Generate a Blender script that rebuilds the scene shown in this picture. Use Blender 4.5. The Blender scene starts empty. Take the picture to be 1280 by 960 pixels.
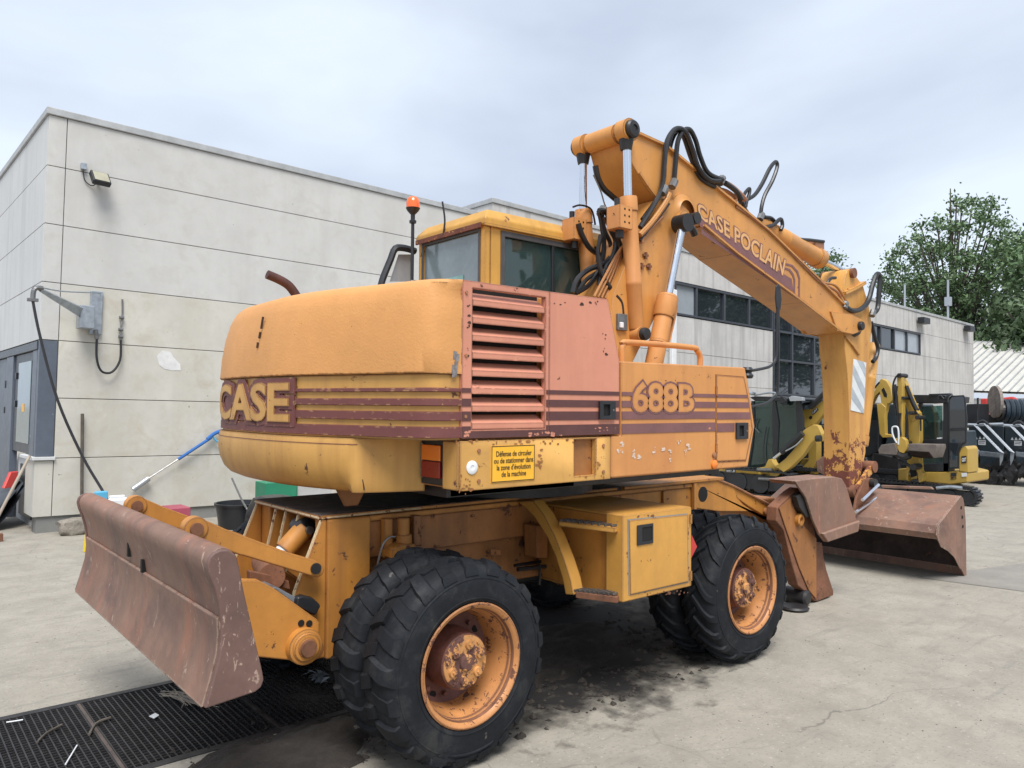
import bpy, bmesh, math, random
import numpy as np
from mathutils import Vector, Matrix, Euler
random.seed(7); RNG = np.random.default_rng(7)
SC = bpy.context.scene
COL = SC.collection

# ---------------------------------------------------------------- camera
F, CX, CY = 955.0, 640.0, 480.0
def _n(v): v = np.array(v, float); return v/np.linalg.norm(v)
def _frame(v1, v2):
    x = _n([v1[0]-CX, -(v1[1]-CY), -F]); y = np.array([v2[0]-CX, -(v2[1]-CY), -F], float)
    y = _n(y-x*np.dot(x, y)); return np.stack([x, y, np.cross(x, y)])
R = _frame((1770, 514), (-167, 500))          # yard and machine axes
RB = _frame((1715, 537), (-200, 505))         # workshop building axes
C = np.array([-2.2987658, -4.2078052, 1.78])
def _ray(px, py): return R@np.array([px-CX, -(py-CY), -F])
def S(px, py, ax, v):
    """world point seen at photo pixel px,py on the plane coordinate[ax] = v"""
    d = _ray(px, py); return Vector(C+d*((v-C[ax])/d[ax]))
MB_ = Matrix((R@RB.T).tolist()).to_4x4(); MB_.translation = Vector(C)
def B(px, py, ax, v):
    """building-local point at a photo pixel"""
    d = RB@np.array([px-CX, -(py-CY), -F]); return Vector(d*(v/d[ax]))
cam = bpy.data.cameras.new('camera'); camo = bpy.data.objects.new('camera', cam); COL.objects.link(camo)
m = Matrix(R.tolist()).to_4x4(); m.translation = Vector(C); camo.matrix_world = m
cam.sensor_width = 36; cam.lens = 36*F/1280; cam.clip_end = 3000; cam.clip_start = .05
SC.camera = camo

# ---------------------------------------------------------------- light
SC.view_settings.view_transform = 'Standard'; SC.view_settings.look = 'None'
SC.view_settings.exposure = 0.66; SC.view_settings.gamma = 1
SUN_EL, SUN_AZ = math.radians(60), math.radians(238)    # direction towards the sun, azimuth from +x
sd = Vector((math.cos(SUN_EL)*math.cos(SUN_AZ), math.cos(SUN_EL)*math.sin(SUN_AZ), math.sin(SUN_EL)))
sl = bpy.data.lights.new('sun', 'SUN'); sl.energy = 2.8; sl.angle = math.radians(30); sl.color = (1, .965, .92)
so = bpy.data.objects.new('sun', sl); COL.objects.link(so); so.rotation_euler = sd.to_track_quat('Z', 'Y').to_euler(); so.location = (0, 0, 30)
W = bpy.data.worlds.new('World'); SC.world = W; W.use_nodes = True
nt = W.node_tree; N = nt.nodes; L = nt.links; N.clear()
out = N.new('ShaderNodeOutputWorld'); bg = N.new('ShaderNodeBackground'); bg.inputs[1].default_value = .1
sky = N.new('ShaderNodeTexSky'); sky.sky_type = 'NISHITA'; sky.sun_disc = False
sky.sun_elevation = SUN_EL; sky.sun_rotation = math.pi/2-SUN_AZ; sky.air_density = 1.0; sky.dust_density = 2
tc = N.new('ShaderNodeTexCoord'); mp = N.new('ShaderNodeMapping'); mp.inputs['Scale'].default_value = (1, 1, 2.4)
mp.inputs['Location'].default_value = (.35, .1, .2)
no = N.new('ShaderNodeTexNoise'); no.inputs['Scale'].default_value = 1.5; no.inputs['Detail'].default_value = 5; no.inputs['Roughness'].default_value = .48
no.inputs['Distortion'].default_value = .25
cr = N.new('ShaderNodeValToRGB'); e = cr.color_ramp.elements
e[0].position = .34; e[0].color = (3.7, 4.2, 5.2, 1); e[1].position = .62; e[1].color = (5.8, 6.45, 7.3, 1)
mx = N.new('ShaderNodeMixRGB'); mx.inputs[0].default_value = .90
L.new(tc.outputs['Generated'], mp.inputs[0]); L.new(mp.outputs[0], no.inputs['Vector']); L.new(no.outputs[0], cr.inputs[0])
L.new(sky.outputs[0], mx.inputs[1]); L.new(cr.outputs[0], mx.inputs[2]); L.new(mx.outputs[0], bg.inputs[0]); L.new(bg.outputs[0], out.inputs[0])

# ---------------------------------------------------------------- materials
def mat(name, base, rough=.6, metal=0., var=.12, vscale=2., speck=None, bump=.0, bscale=40., bumpd=.004, streak=None,
        rust=0., rustcol=(.11, .045, .025), rustscale=9., edge=0., spec=.5, alpha=1., emit=0., grime=None, trans=0., coat=0., pits=0., zrust=None, cracks=0, ranis=None):
    m = bpy.data.materials.new(name); m.use_nodes = True; t = m.node_tree; n = t.nodes; l = t.links
    p = n['Principled BSDF']; p.inputs['Roughness'].default_value = rough; p.inputs['Metallic'].default_value = metal
    p.inputs['Specular IOR Level'].default_value = spec
    if coat: p.inputs['Coat Weight'].default_value = coat
    if trans: p.inputs['Transmission Weight'].default_value = trans
    geo = n.new('ShaderNodeNewGeometry'); pos = geo.outputs['Position']
    def noise(sc, det=4, rg=.55, scale3=None, dist=0.):
        q = n.new('ShaderNodeTexNoise'); q.inputs['Scale'].default_value = sc; q.inputs['Detail'].default_value = det
        q.inputs['Roughness'].default_value = rg; q.inputs['Distortion'].default_value = dist
        if scale3:
            mm = n.new('ShaderNodeMapping'); mm.inputs['Scale'].default_value = scale3; l.new(pos, mm.inputs[0]); l.new(mm.outputs[0], q.inputs['Vector'])
        else: l.new(pos, q.inputs['Vector'])
        return q.outputs[0]
    def ramp(src, a, b, ca=(0, 0, 0, 1), cb=(1, 1, 1, 1)):
        r = n.new('ShaderNodeValToRGB'); r.color_ramp.elements[0].position = a; r.color_ramp.elements[1].position = b
        r.color_ramp.elements[0].color = ca; r.color_ramp.elements[1].color = cb; l.new(src, r.inputs[0]); return r.outputs[0]
    def mix(f, a, b, mode='MIX'):
        q = n.new('ShaderNodeMixRGB'); q.blend_type = mode
        for k, v in ((0, f), (1, a), (2, b)):
            if hasattr(v, 'is_linked') or hasattr(v, 'links'): l.new(v, q.inputs[k])
            elif k == 0: q.inputs[0].default_value = v
            else: q.inputs[k].default_value = (*v[:3], 1)
        return q.outputs[0]
    def mul(a, b):
        q = n.new('ShaderNodeMath'); q.operation = 'MULTIPLY'
        for k, v in ((0, a), (1, b)):
            if isinstance(v, (int, float)): q.inputs[k].default_value = v
            else: l.new(v, q.inputs[k])
        return q.outputs[0]
    c = mix(ramp(noise(vscale, 5, .6), .3, .7), [x*(1-var) for x in base], [min(1, x*(1+var)) for x in base])
    if var: c = mix(ramp(noise(vscale*7, 4, .65), .35, .7), c, mix(1., c, [1-var*.7]*3, 'MULTIPLY'))
    if streak:
        col, amt, sx = streak
        c = mix(mul(ramp(noise(1., 4, .6, (sx, sx, sx*.06)), .48, .72), amt), c, col)
    if grime:
        col, lo, hi, sc = grime
        c = mix(ramp(noise(sc, 6, .68, dist=.4), lo, hi), c, col)
    if speck:
        col, th, sc = speck
        c = mix(ramp(noise(sc, 2, .5), th, th+.04), c, col)
    if cracks:
        dn = n.new('ShaderNodeTexNoise'); dn.inputs['Scale'].default_value = 1.1; dn.inputs['Detail'].default_value = 6; l.new(pos, dn.inputs['Vector'])
        va = n.new('ShaderNodeVectorMath'); va.operation = 'MULTIPLY_ADD'; va.inputs[1].default_value = (1.1, 1.1, 0); l.new(dn.outputs['Color'], va.inputs[0]); l.new(pos, va.inputs[2])
        vo = n.new('ShaderNodeTexVoronoi'); vo.feature = 'DISTANCE_TO_EDGE'; vo.inputs['Scale'].default_value = .38; l.new(va.outputs[0], vo.inputs['Vector'])
        c = mix(mul(ramp(vo.outputs['Distance'], .0, .004, (1, 1, 1, 1), (0, 0, 0, 1)), mul(ramp(noise(.6, 3), .45, .6), .75)), c, (.10, .095, .085))
        c = mix(mul(ramp(noise(1., 5, .7, (1.2, 9, 1)), .56, .66), .38), c, (.17, .16, .145))
        c = mix(mul(ramp(noise(55., 2, .5), .60, .68), .5), c, (.15, .14, .125)); c = mix(mul(ramp(noise(38., 3, .6), .62, .70), .35), c, (.55, .52, .47))
    rmask = None
    if rust or edge:
        base_n = noise(rustscale, 8, .72, dist=.3) if not ranis else noise(rustscale, 8, .72, scale3=ranis, dist=.6)
        if zrust:
            sx_ = n.new('ShaderNodeSeparateXYZ'); l.new(pos, sx_.inputs[0]); zr = n.new('ShaderNodeMapRange'); l.new(sx_.outputs[2], zr.inputs[0])
            zr.inputs[1].default_value = zrust[0]; zr.inputs[2].default_value = zrust[1]; zr.inputs[3].default_value = .24; zr.inputs[4].default_value = 0.
            ad = n.new('ShaderNodeMath'); l.new(base_n, ad.inputs[0]); l.new(zr.outputs[0], ad.inputs[1]); base_n = ad.outputs[0]
        rmask = ramp(base_n, .685-rust*.26, .70-rust*.26) if rust else None
        if edge:
            bv = n.new('ShaderNodeBevel'); bv.samples = 3; bv.inputs['Radius'].default_value = .014
            dt = n.new('ShaderNodeVectorMath'); dt.operation = 'DOT_PRODUCT'; l.new(bv.outputs[0], dt.inputs[0]); l.new(geo.outputs['Normal'], dt.inputs[1])
            em = ramp(dt.outputs['Value'], .90, .99, (1, 1, 1, 1), (0, 0, 0, 1))
            em = mul(em, ramp(noise(rustscale*1.7, 6, .7), .58-.22*edge, .62-.22*edge))
            if rmask is not None:
                q = n.new('ShaderNodeMath'); q.operation = 'MAXIMUM'; l.new(em, q.inputs[0]); l.new(rmask, q.inputs[1]); rmask = q.outputs[0]
            else: rmask = em
        rc = mix(noise(rustscale*4, 4, .7), [x*.55 for x in rustcol], [x*1.5 for x in rustcol])
        c = mix(rmask, c, rc)
    l.new(c, p.inputs['Base Color'])
    rr = n.new('ShaderNodeMapRange'); l.new(noise(vscale*3, 4, .6), rr.inputs[0]); rr.inputs[3].default_value = max(0, rough-.12); rr.inputs[4].default_value = min(1, rough+.12)
    rv = rr.outputs[0]
    if rmask is not None: rv = mix(rmask, rv, (.9, .9, .9))
    if rough > .1: l.new(rv, p.inputs['Roughness'])
    if bump or rmask is not None:
        b = n.new('ShaderNodeBump'); b.inputs['Strength'].default_value = bump or .25; b.inputs['Distance'].default_value = bumpd
        h = noise(bscale, 6, .6)
        if rmask is not None: h = mix(.5, h, mul(rmask, -1.))
        l.new(h, b.inputs['Height']); l.new(b.outputs[0], p.inputs['Normal'])
    if emit: p.inputs['Emission Color'].default_value = (*base, 1); p.inputs['Emission Strength'].default_value = emit
    return m
M = {}
M['orange'] = mat('orange_paint', (.60, .27, .082), .5, var=.08, vscale=1.6, rust=.16, edge=1.2, streak=((.44, .18, .06), .5, 9), grime=((.50, .20, .07), .52, .75, 1.3), bump=.12, bscale=60)
M['cw_top'] = mat('orange_textured_paint', (.62, .295, .095), .62, var=.09, vscale=1.5, rust=.06, edge=.5, bump=.5, bscale=70, bumpd=.008, rustcol=(.07, .03, .02))
M['yellow'] = mat('yellow_paint', (.57, .31, .08), .52, var=.10, vscale=1.8, rust=.20, edge=1.2, streak=((.36, .18, .05), .6, 8), grime=((.40, .21, .07), .55, .78, 2.2), bump=.12, bscale=50)
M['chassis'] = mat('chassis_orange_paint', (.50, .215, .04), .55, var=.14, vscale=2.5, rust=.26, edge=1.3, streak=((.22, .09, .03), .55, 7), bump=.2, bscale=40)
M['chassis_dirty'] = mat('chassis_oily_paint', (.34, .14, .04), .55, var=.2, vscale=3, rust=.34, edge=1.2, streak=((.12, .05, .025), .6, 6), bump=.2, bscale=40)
M['toolbox'] = mat('toolbox_yellow_paint', (.58, .295, .06), .5, var=.12, vscale=2, rust=.10, edge=1.3, streak=((.38, .2, .06), .3, 7), bump=.1)
M['pink'] = mat('faded_salmon_paint', (.57, .235, .155), .6, var=.08, vscale=2.2, rust=.12, edge=1., streak=((.60, .27, .17), .6, 12), bump=.1)
M['maroon'] = mat('maroon_stripe_paint', (.15, .047, .042), .6, var=.12, vscale=5, rust=.07, edge=.12, rustcol=(.5, .3, .14), rustscale=13, bump=.1)
M['maroon_side'] = mat('dark_maroon_decal', (.10, .038, .036), .5, var=.15, vscale=5, rust=.03, rustcol=(.5, .2, .15))
M['purple'] = mat('faded_purple_decal', (.19, .085, .085), .55, var=.15, vscale=5, rust=.05, rustcol=(.55, .26, .1))
M['boom'] = mat('boom_orange_paint', (.60, .275, .07), .42, var=.10, vscale=1.4, rust=.17, edge=1.1, streak=((.40, .19, .06), .55, 5), grime=((.44, .20, .07), .52, .76, 1.8), bump=.12, bscale=50)
M['boom_y'] = mat('stick_yellow_paint', (.60, .31, .075), .45, var=.10, vscale=1.6, rust=.18, edge=1.1, rustscale=7, zrust=(.8, 1.75), rustcol=(.15, .045, .03), streak=((.38, .14, .05), .5, 9), bump=.12, bscale=50)
M['rustpaint'] = mat('rust_over_yellow', (.15, .05, .03), .75, var=.3, vscale=6, rust=.35, rustscale=16, rustcol=(.5, .26, .07), bump=.3)
M['cabyellow'] = mat('cab_yellow_paint', (.55, .30, .06), .5, var=.12, vscale=2, rust=.2, edge=1.3, streak=((.36, .18, .05), .5, 9), bump=.12)
M['blade'] = mat('worn_brown_steel', (.225, .13, .092), .6, var=.22, vscale=2.2, streak=((.32, .13, .075), .5, 7), grime=((.095, .055, .048), .5, .72, 1.7),
                 rust=.30, rustscale=9, ranis=(2.2, 1.6, .5), rustcol=(.33, .235, .185), edge=.7, bump=.35, bscale=30)
M['blade_end'] = mat('scuffed_dark_steel', (.15, .085, .07), .6, var=.2, vscale=3, rust=.36, rustscale=13, ranis=(3, 1, 1.1), rustcol=(.34, .24, .19), bump=.3, bscale=30)
M['rust'] = mat('rusty_steel', (.20, .085, .045), .8, var=.35, vscale=5, rust=.3, rustscale=12, rustcol=(.10, .045, .03), bump=.4, bscale=40)
M['dark'] = mat('oily_black_steel', (.02, .019, .02), .45, var=.3, vscale=8, bump=.2)
M['deck'] = mat('oily_deck_plate', (.04, .035, .033), .75, var=.5, vscale=6, grime=((.13, .10, .075), .5, .68, 9), bump=.5, bscale=30, bumpd=.01)
M['tyre'] = mat('black_tyre_rubber', (.0105, .0125, .0165), .68, var=.4, vscale=7, spec=.28, grime=((.04, .04, .038), .53, .80, 7), speck=((.09, .08, .07), .74, 18), bump=.35, bscale=45, bumpd=.004)
M['rim'] = mat('orange_rim_paint', (.50, .22, .075), .5, var=.15, vscale=6, rust=.46, rustscale=16, edge=1.1, rustcol=(.12, .05, .03), bump=.2)
M['hub'] = mat('rusty_hub', (.15, .06, .045), .65, var=.3, vscale=10, rust=.1, bump=.3)
M['hubface'] = mat('peeling_hub_paint', (.52, .25, .085), .5, var=.15, vscale=10, rust=.72, rustscale=11, rustcol=(.11, .05, .04), bump=.3)
M['chrome'] = mat('chrome_rod', (.72, .75, .80), .18, metal=1., var=.05)
M['hose'] = mat('black_hose', (.016, .016, .018), .38, var=.2, vscale=12)
M['brass'] = mat('copper_brown_pipe', (.34, .15, .07), .45, var=.2, vscale=10, rust=.15)
M['fit'] = mat('grey_steel_fitting', (.22, .22, .22), .4, metal=.7, var=.25, vscale=20)
M['glass'] = mat('tinted_glass', (.012, .03, .032), .03, var=0, spec=.9)
def clearglass(name, col, mixf, sheen=.22):
    m = bpy.data.materials.new(name); m.use_nodes = True; t = m.node_tree; n = t.nodes; n.clear()
    df = n.new('ShaderNodeBsdfDiffuse'); df.inputs[0].default_value = (.24, .40, .39, 1); m2 = n.new('ShaderNodeMixShader'); m2.inputs[0].default_value = sheen  # flat teal diffuse share stands in for light reflected on the glass
    o = n.new('ShaderNodeOutputMaterial'); g = n.new('ShaderNodeBsdfGlossy'); g.inputs['Roughness'].default_value = .02
    tr = n.new('ShaderNodeBsdfTransparent'); tr.inputs[0].default_value = (*col, 1); fr = n.new('ShaderNodeFresnel'); fr.inputs[0].default_value = mixf
    mm = n.new('ShaderNodeMixShader'); t.links.new(fr.outputs[0], mm.inputs[0]); t.links.new(tr.outputs[0], mm.inputs[1]); t.links.new(g.outputs[0], mm.inputs[2]); t.links.new(mm.outputs[0], m2.inputs[1]); t.links.new(df.outputs[0], m2.inputs[2]); t.links.new(m2.outputs[0], o.inputs[0]); return m
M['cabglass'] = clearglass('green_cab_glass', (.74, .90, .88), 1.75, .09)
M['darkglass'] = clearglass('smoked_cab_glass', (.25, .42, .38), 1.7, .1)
M['rubber'] = mat('grey_window_rubber', (.07, .07, .075), .6, var=.2, vscale=10)
M['seat'] = mat('dark_seat_cloth', (.05, .055, .06), .8, var=.3)
M['white'] = mat('white_plastic', (.72, .73, .74), .5, var=.06)
M['wall'] = mat('weathered_precast_concrete', (.54, .535, .515), .85, var=.07, vscale=.9, streak=((.44, .43, .41), .5, 2.2), grime=((.47, .46, .43), .5, .75, 3.5), speck=((.3, .29, .28), .76, 16), bump=.25, bscale=60, bumpd=.003)
M['wallleft'] = mat('pale_precast_concrete', (.56, .57, .57), .85, var=.05, vscale=.8, streak=((.42, .42, .43), .5, 5), bump=.2, bscale=60, bumpd=.003)  # lighter, bluer tone puts the end wall's daylight into the colour
M['walllow'] = mat('yellowed_precast_concrete', (.545, .53, .475), .85, var=.09, vscale=1.0, streak=((.46, .43, .36), .5, 1.8), grime=((.46, .42, .34), .5, .75, 3.), speck=((.3, .27, .22), .74, 16), bump=.25, bscale=60, bumpd=.003)
M['wallfar'] = mat('stained_precast_concrete', (.50, .49, .47), .85, var=.10, vscale=1.3, streak=((.28, .27, .26), .7, 6), bump=.25, bscale=60)
M['gap'] = mat('dark_joint', (.22, .22, .21), .9, var=.1)
M['coping'] = mat('zinc_coping', (.42, .43, .43), .5, metal=.2, var=.15, vscale=4)
M['plinth'] = mat('rough_brick_plinth', (.20, .19, .17), .9, var=.3, vscale=6, bump=.8, bscale=14, bumpd=.02)
M['frame'] = mat('anthracite_frame', (.045, .052, .065), .4, var=.12, vscale=6)
M['doorgrey'] = mat('blue_grey_door', (.10, .12, .155), .42, var=.12, vscale=3, speck=((.4, .4, .42), .74, 9))
M['winglass'] = mat('dark_window_glass', (.02, .026, .032), .025, var=0, spec=1.0)
M['palewin'] = mat('pale_blind_glass', (.30, .33, .36), .08, var=.08, spec=.8)
M['ground'] = mat('yard_concrete', (.305, .28, .235), .88, var=.12, vscale=2.2, cracks=1, grime=((.23, .21, .175), .48, .74, 3.6), speck=((.12, .11, .10), .70, 22), bump=.35, bscale=26, bumpd=.006, pits=1)
M['ground2'] = mat('darker_paving', (.235, .22, .195), .9, var=.12, vscale=3, bump=.3)
M['grate'] = mat('dark_grate_steel', (.05, .048, .05), .5, metal=.5, var=.3, vscale=10)
M['pit'] = mat('drain_pit_black', (.008, .008, .008), .95, var=.2)
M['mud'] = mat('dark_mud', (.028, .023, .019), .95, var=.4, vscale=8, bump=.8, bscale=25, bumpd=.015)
M['clod'] = mat('mud_clod', (.045, .037, .03), .95, var=.5, vscale=14, bump=.6)
M['leaf'] = mat('tree_leaf', (.11, .185, .075), .55, var=.35, vscale=1.2)
M['leaf2'] = mat('tree_leaf_dark', (.075, .125, .05), .55, var=.35, vscale=1.2)
M['bark'] = mat('grey_bark', (.10, .085, .07), .9, var=.3, vscale=6)
M['catyellow'] = mat('mini_digger_yellow', (.44, .285, .055), .42, var=.07, vscale=4, rust=.03, bump=.05)
M['black'] = mat('black_plastic', (.018, .02, .024), .4, var=.2, vscale=6)
M['blackpaint'] = mat('dark_slate_paint', (.028, .042, .052), .4, var=.2, vscale=4)
M['lamp_o'] = mat('amber_lens', (.80, .20, .02), .2, var=.05, spec=.8)
M['lamp_r'] = mat('red_lens', (.25, .012, .012), .2, var=.15, spec=.8)
M['beacon'] = mat('orange_beacon_lens', (.85, .14, .02), .2, var=.1, spec=.8)
M['sticker'] = mat('orange_sticker', (.85, .44, .03), .4, var=.06, vscale=10, rust=.03, rustcol=(.6, .35, .1))
M['ink'] = mat('black_ink', (.015, .015, .015), .5, var=0)
M['red'] = mat('red_paint', (.5, .04, .035), .45, var=.1)
M['pinkplastic'] = mat('magenta_plastic', (.36, .07, .11), .5, var=.15)
M['blue'] = mat('blue_plastic', (.03, .13, .40), .4, var=.1)
M['cyan'] = mat('light_blue_plastic', (.10, .40, .62), .4, var=.1)
M['green'] = mat('green_crate', (.02, .22, .12), .5, var=.1)
M['steelgrey'] = mat('galvanised_steel', (.38, .42, .46), .4, metal=.6, var=.2, vscale=12)
M['alu'] = mat('bright_aluminium', (.42, .45, .48), .35, metal=.5, var=.1)
M['chev_w'] = mat('white_reflective', (.68, .71, .72), .4, var=.08, vscale=10)
M['chev_g'] = mat('faded_grey_stripe', (.40, .44, .48), .45, var=.15, vscale=10)
M['lampglass'] = mat('floodlight_lens', (.38, .36, .27), .25, var=.15)
M['wood'] = mat('grey_weathered_wood', (.26, .22, .19), .85, var=.25, vscale=6, streak=((.12, .10, .09), .5, 10))
M['woodhandle'] = mat('pale_wood_handle', (.34, .29, .23), .7, var=.15)
M['roof'] = mat('cream_roof_sheet', (.50, .49, .45), .7, var=.08, vscale=2)
M['stone'] = mat('rough_stone', (.27, .24, .20), .95, var=.3, vscale=6, bump=.9, bscale=12, bumpd=.03)
M['plastic_bag'] = mat('dark_bin_bag', (.02, .022, .026), .35, var=.3)
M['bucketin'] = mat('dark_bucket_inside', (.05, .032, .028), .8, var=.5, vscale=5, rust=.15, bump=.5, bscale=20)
M['wallpatch'] = mat('white_wall_patch', (.66, .66, .65), .9, var=.1, vscale=9)
M['yellow_plastic'] = mat('bright_yellow_plastic', (.75, .55, .03), .4, var=.05)

# ---------------------------------------------------------------- mesh tools
WL = {}      # world location of every object
def finish(name, verts, faces, material, parent=None, bevel=0., smooth=False, label=None, cat=None, group=None, kind=None, seg=2, recentre=True, mats=None, fm=None):
    me = bpy.data.meshes.new(name); V = np.array([tuple(v) for v in verts], float)
    c = (V.min(0)+V.max(0))/2
    if parent is None: c[2] = V[:, 2].min()
    if not recentre: c = np.zeros(3)
    me.from_pydata([tuple(v) for v in (V-c)], [], [tuple(f) for f in faces])
    for mm in (mats or [material]): me.materials.append(M[mm] if isinstance(mm, str) else mm)
    if fm is not None: me.polygons.foreach_set('material_index', fm)
    bm = bmesh.new(); bm.from_mesh(me); bmesh.ops.recalc_face_normals(bm, faces=bm.faces); bm.to_mesh(me); bm.free()
    if smooth or bevel: me.polygons.foreach_set('use_smooth', [True]*len(me.polygons))
    o = bpy.data.objects.new(name, me); COL.objects.link(o)
    place(o, c, parent)
    if bevel:
        b = o.modifiers.new('bevel', 'BEVEL'); b.width = bevel; b.segments = seg; b.limit_method = 'ANGLE'; b.angle_limit = math.radians(32); b.harden_normals = True; b.use_clamp_overlap = True
    elif smooth:
        try: me.set_sharp_from_angle(angle=math.radians(38))
        except Exception: pass
    tag(o, label, cat, group, kind)
    return o
def place(o, c, parent):
    o.location = Vector(c); WL[o.name] = Vector(c)
    if parent is not None:
        o.parent = parent; o.matrix_parent_inverse = Matrix.Translation(-WL[parent.name])
def tag(o, label=None, cat=None, group=None, kind=None):
    for k, v in (('label', label), ('category', cat), ('group', group), ('kind', kind)):
        if v: o[k] = v
    return o
def empty(name, loc, label=None, cat=None, group=None, kind=None):
    o = bpy.data.objects.new(name, None); COL.objects.link(o); o.empty_display_size = .2; place(o, loc, None); tag(o, label, cat, group, kind); return o
class G:
    """collects shapes for one mesh"""
    def __init__(s): s.v = []; s.f = []; s.fm = []
    def add(s, vs, fs, mi=0):
        k = len(s.v); s.v += [Vector(v) for v in vs]; s.f += [tuple(i+k for i in f) for f in fs]; s.fm += [mi]*len(fs); return s
    def box(s, a, b, mi=0, xf=None):
        x0, y0, z0 = a; x1, y1, z1 = b
        vs = [Vector(p) for p in ((x0, y0, z0), (x1, y0, z0), (x1, y1, z0), (x0, y1, z0), (x0, y0, z1), (x1, y0, z1), (x1, y1, z1), (x0, y1, z1))]
        if xf: vs = [xf@v for v in vs]
        return s.add(vs, [(0, 1, 2, 3), (4, 7, 6, 5), (0, 4, 5, 1), (1, 5, 6, 2), (2, 6, 7, 3), (3, 7, 4, 0)], mi)
    def loft(s, rings, caps=True, mi=0, closed=True):
        n = len(rings[0]); vs = [p for r in rings for p in r]; fs = []
        for i in range(len(rings)-1):
            for j in range(n if closed else n-1):
                a = i*n+j; b = i*n+(j+1) % n; fs.append((a, b, b+n, a+n))
        if caps: fs.append(tuple(range(n-1, -1, -1))); fs.append(tuple((len(rings)-1)*n+j for j in range(n)))
        return s.add(vs, fs, mi)
    def prism(s, pts, ax, a, b, mi=0, xf=None):
        """2d polygon extruded along axis ax (0 x,1 y,2 z)"""
        def mk(p, t):
            q = [p[0], p[1]]; q.insert(ax, t); v = Vector(q); return xf@v if xf else v
        return s.loft([[mk(p, a) for p in pts], [mk(p, b) for p in pts]], True, mi)
    def cyl(s, p0, p1, r0, r1=None, n=16, mi=0):
        r1 = r0 if r1 is None else r1; p0 = Vector(p0); p1 = Vector(p1); d = (p1-p0).normalized(); u = d.orthogonal().normalized(); w = d.cross(u)
        ring = lambda p, r: [p+(u*math.cos(2*math.pi*k/n)+w*math.sin(2*math.pi*k/n))*r for k in range(n)]
        return s.loft([ring(p0, r0), ring(p1, r1)], True, mi)
    def lathe(s, prof, p0, d, n=32, mi=0, caps=False):
        """prof: (radius, distance along d)"""
        p0 = Vector(p0); d = Vector(d).normalized(); u = d.orthogonal().normalized(); w = d.cross(u)
        return s.loft([[p0+d*h+(u*math.cos(2*math.pi*k/n)+w*math.sin(2*math.pi*k/n))*max(r, 1e-4) for k in range(n)] for r, h in prof], caps, mi)
    def tube(s, pts, r, n=8, sub=5, mi=0, smooth=True):
        P_ = [Vector(p) for p in pts]
        if smooth and len(P_) > 2:
            q = []
            for i in range(len(P_)-1):
                p0 = P_[max(i-1, 0)]; p1 = P_[i]; p2 = P_[i+1]; p3 = P_[min(i+2, len(P_)-1)]
                for k in range(sub):
                    t = k/sub; q.append(.5*((2*p1)+(-p0+p2)*t+(2*p0-5*p1+4*p2-p3)*t*t+(-p0+3*p1-3*p2+p3)*t**3))
            q.append(P_[-1]); P_ = q
        rings = []; u = None
        for i, p in enumerate(P_):
            d = (P_[min(i+1, len(P_)-1)]-P_[max(i-1, 0)]); d = d.normalized() if d.length > 1e-9 else Vector((0, 0, 1))
            u = (d.orthogonal() if u is None else (u-d*u.dot(d)))
            u = u.normalized() if u.length > 1e-6 else d.orthogonal().normalized(); w = d.cross(u)
            rings.append([p+(u*math.cos(2*math.pi*k/n)+w*math.sin(2*math.pi*k/n))*r for k in range(n)])
        return s.loft(rings, True, mi)
    def out(s, name, material, parent=None, **k):
        if k.get('mats'): k['fm'] = s.fm
        return finish(name, s.v, s.f, material, parent, **k)
def copy_tree(o, off, parent=None, label=None):
    c = o.copy(); COL.objects.link(c); WL[c.name] = WL[o.name]+Vector(off)
    if parent is None: c.location = o.location+Vector(off)
    else:
        c.parent = parent; c.matrix_parent_inverse = Matrix.Translation(-WL[parent.name]); c.location = WL[c.name]
    if label: c['label'] = label
    for ch in [x for x in o.children]: copy_tree(ch, off, c)
    return c
def text_mesh(body, fn, material, name, parent, offset=0., depth=.004, res=3, spacing=1., fitbox=None):
    """text mapped by fn(u in 0..1, v in 0..1, h) to a surface"""
    cu = bpy.data.curves.new('t', 'FONT'); cu.body = body; cu.offset = offset; cu.extrude = .5; cu.resolution_u = res; cu.space_character = spacing; cu.space_line = .9
    if '\n' in body: cu.align_x = 'CENTER'
    o = bpy.data.objects.new('t', cu); COL.objects.link(o); bpy.context.view_layer.update()
    me = bpy.data.meshes.new_from_object(o.evaluated_get(bpy.context.evaluated_depsgraph_get())); bpy.data.objects.remove(o)
    V = np.array([v.co[:] for v in me.vertices]); lo = V.min(0); hi = V.max(0)
    if fitbox is not None: lo, hi = fitbox
    bb = (lo, hi)
    U = (V-lo)/(hi-lo); vs = [fn(a[0], a[1], a[2]*depth) for a in U]; fs = [tuple(p.vertices) for p in me.polygons]
    return finish(name, vs, fs, material, parent), bb
def fontbox(body, offset=0., spacing=1.):
    cu = bpy.data.curves.new('t', 'FONT'); cu.body = body; cu.offset = offset; cu.extrude = .5; cu.space_character = spacing
    o = bpy.data.objects.new('t', cu); COL.objects.link(o); bpy.context.view_layer.update()
    me = bpy.data.meshes.new_from_object(o.evaluated_get(bpy.context.evaluated_depsgraph_get())); bpy.data.objects.remove(o)
    V = np.array([v.co[:] for v in me.vertices]); return V.min(0), V.max(0)
def quad_fn(o, ux, uy, nrm):
    o, ux, uy, nrm = Vector(o), Vector(ux), Vector(uy), Vector(nrm)
    return lambda u, v, h: o+ux*u+uy*v+nrm*h
def pxz(pts, y):
    return [((q := S(px, py, 1, y)).x, q.z) for px, py in pts]
def pyz(pts, x):
    return [((q := S(px, py, 0, x)).y, q.z) for px, py in pts]
def _cr(ox, oy, sc):
    def f(*a): return (ox+a[0]*sc, oy+a[1]*sc) if isinstance(a[0], (int, float)) else [(ox+x*sc, oy+y*sc) for x, y in a]
    return f
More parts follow.
